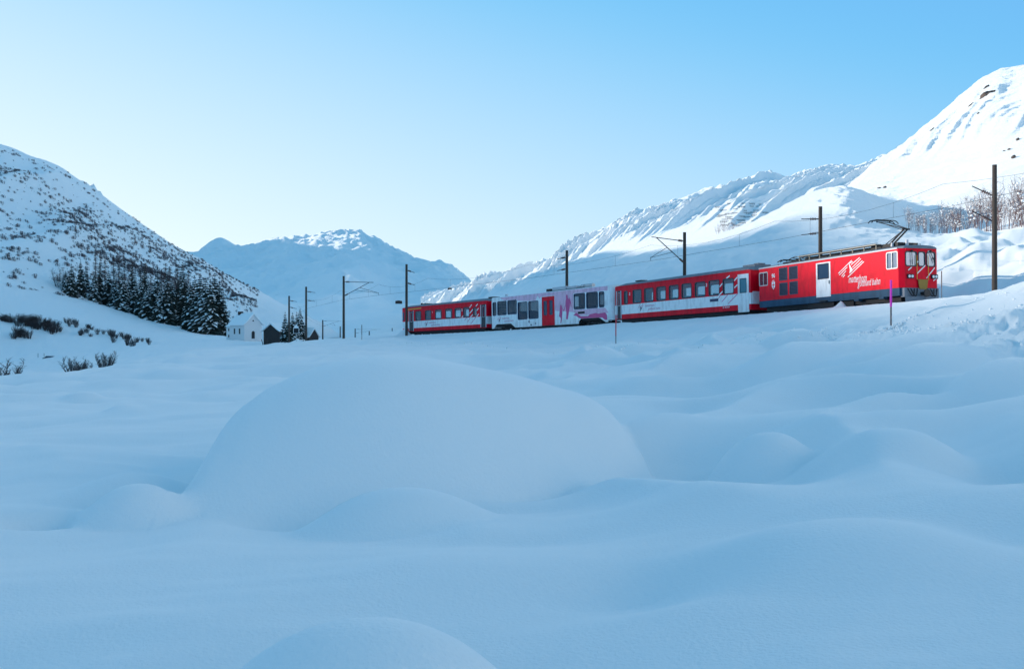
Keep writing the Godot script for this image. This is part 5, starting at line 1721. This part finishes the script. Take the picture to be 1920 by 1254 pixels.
# a leafless shrub or small tree of many stems that fork twice
func make_bush(r: RandomNumberGenerator, h: float, spread: float, stems: int, fine: int, m: Material, snow_bits: int, thick := 0.035, called := "bare_shrub") -> Node3D:
	var o := Node3D.new()
	o.name = called
	var b := Mb.new()
	var sn := Mb.new()
	var tips := []
	for i in stems:
		var a := r.randf() * TAU
		var lean := spread * sqrt(r.randf())
		var root := Vector3(cos(a), 0, sin(a)) * lean * 0.35
		var top := Vector3(cos(a) * lean, h * r.randf_range(0.55, 1.0), sin(a) * lean)
		var knee := root.lerp(top, 0.45) + Vector3(r.randf_range(-0.1, 0.1), 0.06 * h, r.randf_range(-0.1, 0.1))
		b.bar(root - Vector3(0, 0.3, 0), knee, thick, thick * 0.75, 4, false)
		b.bar(knee, top, thick * 0.75, thick * 0.25, 4, false)
		tips.append(knee)
		for k in fine:
			var s := root.lerp(knee, r.randf_range(0.5, 1.0)) if r.randf() < 0.3 else knee.lerp(top, r.randf())
			var l := h * r.randf_range(0.1, 0.26)
			var e := s + Vector3(r.randf_range(-0.7, 0.7), r.randf_range(0.25, 1.0), r.randf_range(-0.7, 0.7)).normalized() * l
			b.bar(s, e, thick * 0.4, thick * 0.16, 3, false)
			for k2 in 2:
				var s2 := s.lerp(e, r.randf_range(0.4, 1.0))
				b.bar(s2, s2 + Vector3(r.randf_range(-1, 1), r.randf_range(0.0, 1.0), r.randf_range(-1, 1)).normalized() * l * 0.5, thick * 0.22, thick * 0.12, 3, false)
			tips.append(s.lerp(e, 0.5))
	put("branches", b, m, o)
	for i in snow_bits:
		var c: Vector3 = tips[r.randi() % tips.size()]
		sn.blob(c + Vector3(0, 0.05, 0), Vector3(1.0, 0.7, 1.0) * h * r.randf_range(0.012, 0.035), 6, 4, 0.15, r)
	if snow_bits > 0:
		put("snow_load", sn, mat.loose_snow, o).set_meta("kind", "stuff")
	return o

func nth(i: int) -> String:
	var words := ["zeroth", "first", "second", "third", "fourth", "fifth", "sixth", "seventh", "eighth", "ninth", "tenth", "eleventh", "twelfth"]
	if i < words.size(): return words[i]
	var t := i % 10
	return str(i) + ("st" if t == 1 and i % 100 != 11 else "nd" if t == 2 and i % 100 != 12 else "rd" if t == 3 and i % 100 != 13 else "th")

func place(proto: Node3D, where: Vector3, turn: float, size: float, label: String, category: String, group: String) -> Node3D:
	var c: Node3D = proto.duplicate()
	c.name = numbered(String(proto.name))
	add_child(c, true)
	c.transform = Transform3D(Basis(Vector3.UP, turn).scaled(Vector3.ONE * size), where)
	tag(c, label, category, group)
	return c

func hill_at(px: float, py: float) -> Vector3:
	# the point of the shaded hill seen nearest to that place
	var best := Vector3.ZERO
	var bd := 1e9
	for i in range(0, hill_points.size(), 2):
		var q := hill_points[i]
		if q.z > -250.0: continue
		var e := Vector2(960.0 + q.x / -q.z * F - px, 627.0 - q.y / -q.z * F - py).length_squared()
		if e < bd:
			bd = e; best = q
	return best

func build_trees() -> void:
	paint("bark", lin(0.05, 0.035, 0.028), 0.95)
	paint("needles", lin(0.016, 0.026, 0.02), 0.85)
	paint("larch_twigs", lin(0.09, 0.05, 0.045), 0.95)
	paint("shrub_twigs", lin(0.055, 0.042, 0.045), 0.95)
	paint("scrub_twigs", lin(0.1, 0.08, 0.09), 0.95)
	paint("pale_twigs", lin(0.21, 0.125, 0.12), 0.95)
	var r := RandomNumberGenerator.new()
	r.seed = 31
	var spruces := []
	for i in 5:
		spruces.append(make_conifer(r, 17.0, [4.3, 3.4, 4.8, 3.4, 2.9][i], [0.55, 0.45, 0.75, 0.28, 0.2][i]))
	var larches := []
	for i in 3:
		larches.append(make_larch(r, 16.0, [3.2, 2.6, 3.6][i], mat.larch_twigs, 0.02))
	# the wood at the foot of the hill: x, foot, height in the photograph, distance, which
	var wood := [
		[133, 556, 62, 398, 3], [122, 552, 45, 402, 2], [160, 560, 62, 402, 1], [176, 566, 55, 404, 2], [186, 568, 72, 412, 4], [203, 573, 66, 408, 0], [214, 577, 60, 408, 2], [228, 582, 72, 414, 0], [240, 585, 66, 412, 2], [252, 588, 78, 418, 1],
		[264, 593, 70, 414, 0], [276, 598, 74, 416, 2], [288, 600, 76, 420, 0], [300, 604, 70, 418, 2], [312, 607, 92, 428, 3], [322, 606, 84, 430, 3], [334, 606, 86, 432, 4], [345, 612, 96, 430, 1], [356, 620, 88, 424, 0], [364, 618, 100, 432, 0], [374, 623, 108, 430, 0], [384, 625, 104, 428, 2], [394, 626, 100, 430, 0], [402, 626, 112, 432, 0], [411, 627, 98, 434, 4], [418, 628, 82, 436, 1],
		[246, 584, 84, 430, 4], [270, 592, 92, 436, 3], [294, 600, 96, 440, 4], [340, 604, 102, 446, 3], [326, 604, 70, 436, 1], [150, 558, 70, 410, 4]]
	wood.sort_custom(func(a, b): return a[0] < b[0])
	for i in wood.size():
		var q: Array = wood[i]
		var g := bench_at(q[0], q[1])
		var size: float = q[2] / F * -g.z / 17.0
		g.y -= 0.4
		var lab := "%s spruce, %s from the left in the wood below the shaded hill" % [["snow-laden", "snow-dusted", "thickly snowed", "dark", "dark slender"][q[4]], nth(i + 1)]
		if i == 0: lab = "leftmost dark spruce of the hillside wood"
		elif i == wood.size() - 1: lab = "last spruce of the hillside wood, just left of the chapel"
		place(spruces[q[4]], g, r.randf() * TAU, size * 1.08, lab, "spruce", "spruces of the hillside wood")
	var lo := 0
	for q in [[178, 562, 88, 418], [196, 566, 78, 420], [212, 572, 90, 424], [232, 578, 82, 428], [262, 586, 84, 434], [282, 592, 88, 436], [302, 598, 92, 442], [318, 602, 98, 446], [332, 602, 104, 452], [352, 606, 98, 450], [188, 563, 76, 416], [222, 572, 86, 420], [247, 580, 90, 420], [272, 588, 92, 420], [310, 598, 102, 420], [342, 603, 106, 420]]:
		var g := bench_at(q[0], q[1])
		lo += 1
		place(larches[r.randi() % 3], g - Vector3(0, 0.4, 0), r.randf() * TAU, q[2] / F * -g.z / 16.0 * 1.05, "bare brownish larch, %s larch from the left above the dark wood" % nth(lo), "larch", "larches of the hillside wood")
	var round_bush := make_bush(r, 8.0, 3.2, 22, 14, mat.shrub_twigs, 10, 0.06)
	for q in [[112, 548, 48, "tallest bushy leafless grey shrub at the left end of the wood"], [125, 552, 40, "bushy leafless grey shrub against the leftmost spruce of the wood"], [104, 541, 26, "lowest grey shrub, outermost at the left end of the wood"]]:
		place(round_bush, bench_at(q[0], q[1]) - Vector3(0, 0.3, 0), r.randf() * TAU, q[2] / F * 400.0 / 8.0, q[3], "shrub", "shrubs at the end of the wood")
	# the two spruces by the poles
	for q in [[534, 643, 60, 236, 1, "left spruce of the pair beside the barn"], [548, 643, 58, 232, 0, "middle spruce of the group behind the line-side board"], [562, 642, 64, 234, 2, "right spruce of the group, touching the pole"], [556, 643, 60, 238, 3, "dark narrow spruce in the middle of the group beside the pole"], [541, 644, 50, 228, 4, "small dark spruce in front of the barn corner"]]:
		var g := at(q[0], q[1], q[3])
		place(spruces[q[4]], g - Vector3(0, 0.5, 0), r.randf() * TAU, q[2] / F * q[3] / 17.0 * 1.1, q[5], "spruce", "spruces beside the line")
	# leafless shrubs on the sunlit bank at the right
	var tall := []
	for i in 4:
		tall.append(make_bush(r, 4.6, 1.5 + 0.3 * (i % 2), 9, 15, mat.pale_twigs, 36, 0.022))
	for i in 27:
		var px := 1702.0 + 238.0 * (i + r.randf() * 0.8) / 27.0
		var k := (px - 1702.0) / 218.0
		var d := lerpf(136.0, 116.0, k) + r.randf_range(-6, 8)
		var g := on_snow(px, d, 0.1)
		var size := lerpf(0.6, 1.1, clampf(k * 1.3, 0.0, 1.0)) * r.randf_range(0.7, 1.15)
		place(tall[i % 4], g, r.randf() * TAU, size, "leafless pinkish brown shrub, %s from the left on the bank behind the engine" % nth(i + 1), "shrub", "leafless shrubs on the right bank")
	for q in [[1360.0, 300.0, "middle"], [1348.0, 302.0, "left"], [1374.0, 298.0, "right"]]:
		place(tall[1], on_snow(q[0], q[1], 0.2), r.randf() * TAU, 0.8, "%s of three small reddish leafless shrubs on the slope above the coach roof" % q[2], "shrub", "small shrubs above the coach roof")
	# dark bushes on the edge of the field at the left
	var dark := []
	for i in 3:
		dark.append(make_bush(r, 2.4, 1.5, 22, 12, mat.shrub_twigs, 0 if i == 0 else 16, 0.055))
	for q in [[143, 698, 30, 120, "left of two dark leafless bushes at the edge of the near field"], [156, 697, 22, 122, "small dark leafless bush close beside the left edge bush"], [196, 692, 25, 125, "right of two dark leafless bushes at the edge of the near field"], [4, 712, 42, 90, "dark leafless bush cut by the left edge of the picture"]]:
		var g := at(q[0], q[1], q[3])
		g.y = minf(g.y, snow_at(g.x, q[3]))
		place(dark[0], g, r.randf() * TAU, q[2] / F * q[3] / 2.4 * 1.5, q[4], "shrub", "dark bushes at the field edge")
	# the band of snowy bushes on the far side of the valley
	var band := []
	for i in 74:
		var t := r.randf()
		var px: float; var py: float
		if i < 34:
			px = r.randf_range(0, 112); py = lerpf(600, 622, px / 112.0) + r.randf_range(-5, 7)
		elif i < 66:
			px = r.randf_range(112, 292); py = lerpf(612, 652, (px - 112) / 180.0) + r.randf_range(-9, 9)
		else:
			px = r.randf_range(20, 62); py = r.randf_range(630, 638)
		band.append([px, py])
	band.sort_custom(func(a, b): return a[0] < b[0])
	for i in band.size():
		place(dark[1 + i % 2], bench_at(band[i][0], band[i][1]), r.randf() * TAU, r.randf_range(0.5, 0.9) * (1.5 if band[i][0] < 112.0 else 1.0), "dark bush half buried in snow, %s from the left in the band across the valley" % nth(i + 1), "shrub", "bushes across the valley")
	# shrubs dotted over the shaded hill
	var dot := []
	for i in 3:
		var o := Node3D.new()
		o.name = "hill_shrub"
		var b := Mb.new()
		for k in 40:
			var a := r.randf() * TAU
			var rho := r.randf()
			var e := Vector3(cos(a) * rho * 1.7, r.randf_range(0.6, 1.0) * 1.5 * (1.0 - 0.6 * rho * rho), sin(a) * rho * 1.7)
			var w := Vector3(r.randf_range(-0.09, 0.09), 0.03, r.randf_range(-0.09, 0.09))
			b.tri(Vector3(e.x * 0.75, -0.3, e.z * 0.75) - w, Vector3(e.x * 0.75, -0.3, e.z * 0.75) + w, e + w * 0.8); b.tri(e * 0.8 - w * 2.2, e * 0.8 + w * 2.0, e)
		put("branches", b, mat.scrub_twigs, o)
		dot.append(o)
	var spots := []
	var tries := 0
	while spots.size() < 5600 and tries < 120000:
		tries += 1
		var i := r.randi_range(30, int(HILL_NU * 0.66)); var j := r.randi_range(4, HILL_NV - 2)
		var q := hill_points[j * HILL_NU + i].lerp(hill_points[(j + 1) * HILL_NU + i + 1], r.randf()).lerp(hill_points[j * HILL_NU + i + 1], r.randf() * 0.6)
		var sx := 960.0 + q.x / -q.z * F
		if sx < -60.0: continue
		var v := float(j) / HILL_NV
		var dens := 0.07 + 0.75 * smoothstep(0.3, 0.8, n_fine.get_noise_2d(i * 0.55 + 20.0, j * 3.4) * 0.9 + n_fine.get_noise_2d(q.x * 0.4, q.z * 0.4) * 0.4 + 0.42)
		dens *= 1.0 - 0.75 * smoothstep(0.55, 0.95, v) * (1.0 if sx < 330.0 else 0.2)
		dens += 0.5 * exp(-pow((v - 0.42 - 0.0006 * (180.0 - sx)) / 0.13, 2.0)) * smoothstep(40.0, 160.0, sx) * (1.0 - smoothstep(330.0, 420.0, sx))
		if sx < 130.0 and v < 0.4: dens *= 0.45
		if r.randf() > dens: continue
		spots.append([q, r.randf() * TAU, pow(r.randf_range(0.35, 1.15), 1.7) * lerpf(1.0, 0.8, v), sx])
	spots.sort_custom(func(a, b): return a[2] / a[0].length() > b[2] / b[0].length())
	for i in mini(300, spots.size()):
		var q: Array = spots[i]
		place(dot[i % 3], q[0], q[1], q[2], "small dark shrub dotted on the shaded hillside at the left", "shrub", "shrubs dotted over the shaded hill")
	var mm := MultiMesh.new()
	mm.transform_format = MultiMesh.TRANSFORM_3D
	mm.mesh = (dot[0].get_child(0) as MeshInstance3D).mesh
	mm.instance_count = maxi(spots.size() - 300, 0)
	for i in range(300, spots.size()):
		mm.set_instance_transform(i - 300, Transform3D(Basis(Vector3.UP, spots[i][1]).scaled(Vector3.ONE * spots[i][2]), spots[i][0]))
	var mi := MultiMeshInstance3D.new()
	mi.name = "hillside_scrub"
	mi.multimesh = mm
	mi.material_override = mat.scrub_twigs
	add_child(mi, true)
	mi.set_meta("kind", "stuff")
	tag(mi, "scattered dark scrub all over the shaded hillside at the left", "scrub")

func bench_at(px: float, py: float) -> Vector3:
	# where the line of sight meets the ground across the valley
	var d := 150.0
	while d < 520.0:
		var p := at(px, py, d)
		if snow_at(p.x, d) >= p.y:
			return p
		d += 2.0
	return at(px, py, 330.0)

# ------------------------------------------------------------------ small things
func surface_at(points: PackedVector3Array, px: float, py: float) -> Vector3:
	var best := Vector3.ZERO
	var bd := 1e9
	for q in points:
		if q.z > -80.0: continue
		var e := Vector2(960.0 + q.x / -q.z * F - px, 627.0 - q.y / -q.z * F - py).length_squared()
		if e < bd:
			bd = e; best = q
	return best

func build_small() -> void:
	var r := RandomNumberGenerator.new()
	r.seed = 77
	# rocks that break through the snow of the right slope
	var n := 0
	for q in [[1862, 172, 9.0, 4.0, "largest brown rock outcrop high on the right slope"], [1848, 166, 6.0, 2.4, "thin dark rock just left of the largest outcrop on the right slope"], [1829, 192, 8.0, 2.0, "long dark rock streak below the outcrops near the skyline"], [1750, 292, 5.0, 1.6, "dark rock streak in the middle of the right slope"], [1652, 352, 2.6, 2.2, "small dark boulder low on the right slope"], [1832, 213, 3.0, 0.8, "thin rock line under the skyline streak"], [1752, 241, 3.0, 0.9, "small rock near the skyline of the right slope"], [1886, 282, 2.6, 1.6, "dark rock among broken snow at the right edge"], [1903, 296, 3.4, 2.0, "lower dark rock among broken snow at the right edge"], [1912, 262, 3.0, 2.0, "upper brown rock among broken snow at the right edge"]]:
		var g := surface_at(slope_points, q[0], q[1])
		var b := Mb.new()
		for k in 3:
			b.blob(Vector3(r.randf_range(-0.4, 0.4) * q[2], r.randf_range(-0.3, 0.3) * q[3], r.randf_range(-0.5, 0.5)), Vector3(q[2] * (0.42 if n == 0 else 0.2), q[3] * (0.42 if n == 0 else 0.2), 0.7), 8, 5, 0.3, r)
		var o := put("rock_outcrop", b, mat.rock)
		o.transform = Transform3D(Basis(Vector3.FORWARD, -0.62), g)
		tag(o, q[4], "rock", "rocks on the right slope")
		n += 1
	# snow fences on the far ridge
	var f := Node3D.new()
	f.name = "snow_fence"
	for i in 5:
		var b := Mb.new()
		b.bar(Vector3(-6 + i * 3.0, -1, 0), Vector3(-6 + i * 3.0, 3.0, 0), 0.16, 0.16, 4)
		put("post", b, mat.dark, f)
	for i in 3:
		var b := Mb.new()
		b.box(Vector3(0, 0.9 + i * 0.9, 0), Vector3(13.0, 0.4, 0.15))
		put("rail", b, mat.dark, f)
	for i in 44:
		var row := i / 6
		var px := 1340.0 + (i % 6) * 17.0 + row * 3.0 + r.randf_range(-5, 5)
		var py := 386.0 + row * 5.6 + r.randf_range(-2, 2) - (i % 6) * 0.6
		place(f, surface_at(ridge_points, px, py), r.randf_range(-0.2, 0.2), r.randf_range(0.2, 0.36), "dark avalanche fence, %s from the left in the %s row down the far ridge" % [nth(i % 6 + 1), nth(row + 1)], "snow fence", "avalanche fences on the far ridge")
	# road, its ploughed edge and the car
	var p := PackedVector3Array(); var p2 := PackedVector3Array()
	for i in 60:
		var x := -190.0 + i * 3.2
		for k in 2:
			var d := 288.0 + k * 7.0 + 0.02 * (x + 140.0)
			p.append(Vector3(x, snow_at(x, d) * 0.3 - 7.55 * 0.7 + 0.15, -d))
		for k in 7:
			var d2 := 280.0 + k * 1.2
			var lift: float = [-0.6, 0.35, 0.75, 0.9, 0.75, 0.4, -0.6][k]
			p2.append(Vector3(x, -7.6 + lift + n_mid.get_noise_2d(x * 4.0, k * 9.0) * 0.25, -d2))
	var road := put_mesh("road", sheet(p, 2, 60), mat.packed_snow)
	structure(road, "snow-packed valley road crossing at the left", "road")
	var edge := put_mesh("ploughed_edge", sheet(p2, 7, 60), mat.loose_snow)
	structure(edge, "ploughed snow wall along the valley road", "snow bank")
	var car := thing("parked_car", "dark car passing on the valley road, half hidden by ploughed snow", "car", Vector3(at(96, 0, 291).x, -7.35, -291.0))
	car.rotation.y = 0.03
	var b := Mb.new()
	var body := PackedVector2Array([Vector2(-2.2, 0.3), Vector2(2.2, 0.3), Vector2(2.25, 0.75), Vector2(1.3, 0.95), Vector2(-2.1, 1.0), Vector2(-2.25, 0.7)])
	b.poly(body, 0.85, 1.7)
	put("body", b, mat.car_paint, car)
	b = Mb.new()
	b.poly(PackedVector2Array([Vector2(-1.9, 0.98), Vector2(1.25, 0.95), Vector2(0.45, 1.45), Vector2(-1.2, 1.5)]), 0.76, 1.52)
	put("cabin", b, mat.car_paint, car)
	b = Mb.new()
	b.poly(PackedVector2Array([Vector2(-1.6, 1.03), Vector2(0.95, 1.01), Vector2(0.36, 1.38), Vector2(-1.1, 1.42)]), 0.775)
	put("window", b, mat.dark_glass, car)
	for x in [-1.35, 1.4]:
		for z in [-0.75, 0.75]:
			b = Mb.new()
			b.bar(Vector3(x, 0.32, z - 0.1), Vector3(x, 0.32, z + 0.12), 0.32, 0.32, 14)
			put("wheel", b, mat.rubber, car)
	for q in [[61.0, 672.0], [72.5, 670.0]]:
		b = Mb.new()
		b.bar(Vector3(0, -0.5, 0), Vector3(0, 2.0, 0), 0.07, 0.06, 5)
		var st := put("road_stake", b, mat.dark)
		st.position = Vector3(at(q[0], 0, 293).x, -7.2, -296.0)
		tag(st, "left of two road stakes left of the car" if q[0] < 65 else "right of two road stakes, nearer the car", "stake")
	# loose clods of snow along the ploughed path and on the heap at the right
	var clod := Mb.new()
	clod.blob(Vector3.ZERO, Vector3(0.5, 0.38, 0.5), 7, 5, 0.22, r)
	var mm := MultiMesh.new()
	mm.transform_format = MultiMesh.TRANSFORM_3D
	mm.mesh = clod.mesh()
	var spots := []
	var path := [[700, 96.0], [780, 92.0], [900, 74.0], [1050, 56.0], [1150, 48.0], [1250, 43.0], [1450, 36.5], [1560, 33.0], [1650, 31.0], [1750, 28.5], [1850, 26.5], [1960, 25.0]]
	for i in 6000:
		var t := r.randf() * (path.size() - 1.001)
		if r.randf() < 0.5: t = lerpf(t, path.size() - 1.001, 0.55)
		var k := int(t)
		var x0: float = (path[k][0] - 960.0) / F * path[k][1]; var x1: float = (path[k + 1][0] - 960.0) / F * path[k + 1][1]
		var x := lerpf(x0, x1, t - k) + r.randfn(0.0, 0.5)
		var d: float = lerpf(path[k][1], path[k + 1][1], t - k) + r.randfn(0.0, 0.9)
		if n_mid.get_noise_2d(x * 3.0, d * 3.0) < r.randf_range(-0.5, 0.25): continue
		spots.append([x, d, absf(r.randfn(0.0, 0.025)) + 0.012])
	for i in 900:      # the heap
		var px := r.randf_range(1690, 1960); var d := r.randf_range(20.0, 31.0)
		var x := (px - 960.0) / F * d
		if r.randf() > smoothstep(1680, 1900, px) * (0.3 + 0.7 * smoothstep(-0.1, 0.3, n_mid.get_noise_2d(x * 2.0, d * 2.0))): continue
		spots.append([x, d, absf(r.randfn(0.0, 0.016)) + 0.008])
	mm.instance_count = spots.size()
	for i in spots.size():
		var q: Array = spots[i]
		mm.set_instance_transform(i, Transform3D(Basis.from_euler(Vector3(r.randf() * 0.6, r.randf() * TAU, r.randf() * 0.6)).scaled(Vector3.ONE * q[2] * 2.0), Vector3(q[0], snow_at(q[0], q[1]) - q[2] * 0.1, -q[1])))
	var mi := MultiMeshInstance3D.new()
	mi.name = "snow_clods"
	mi.multimesh = mm
	mi.material_override = mat.loose_snow
	add_child(mi, true)
	mi.set_meta("kind", "stuff")
	tag(mi, "broken clods of ploughed snow strewn along the path below the railway", "snow clods")
var ridge_points := PackedVector3Array()
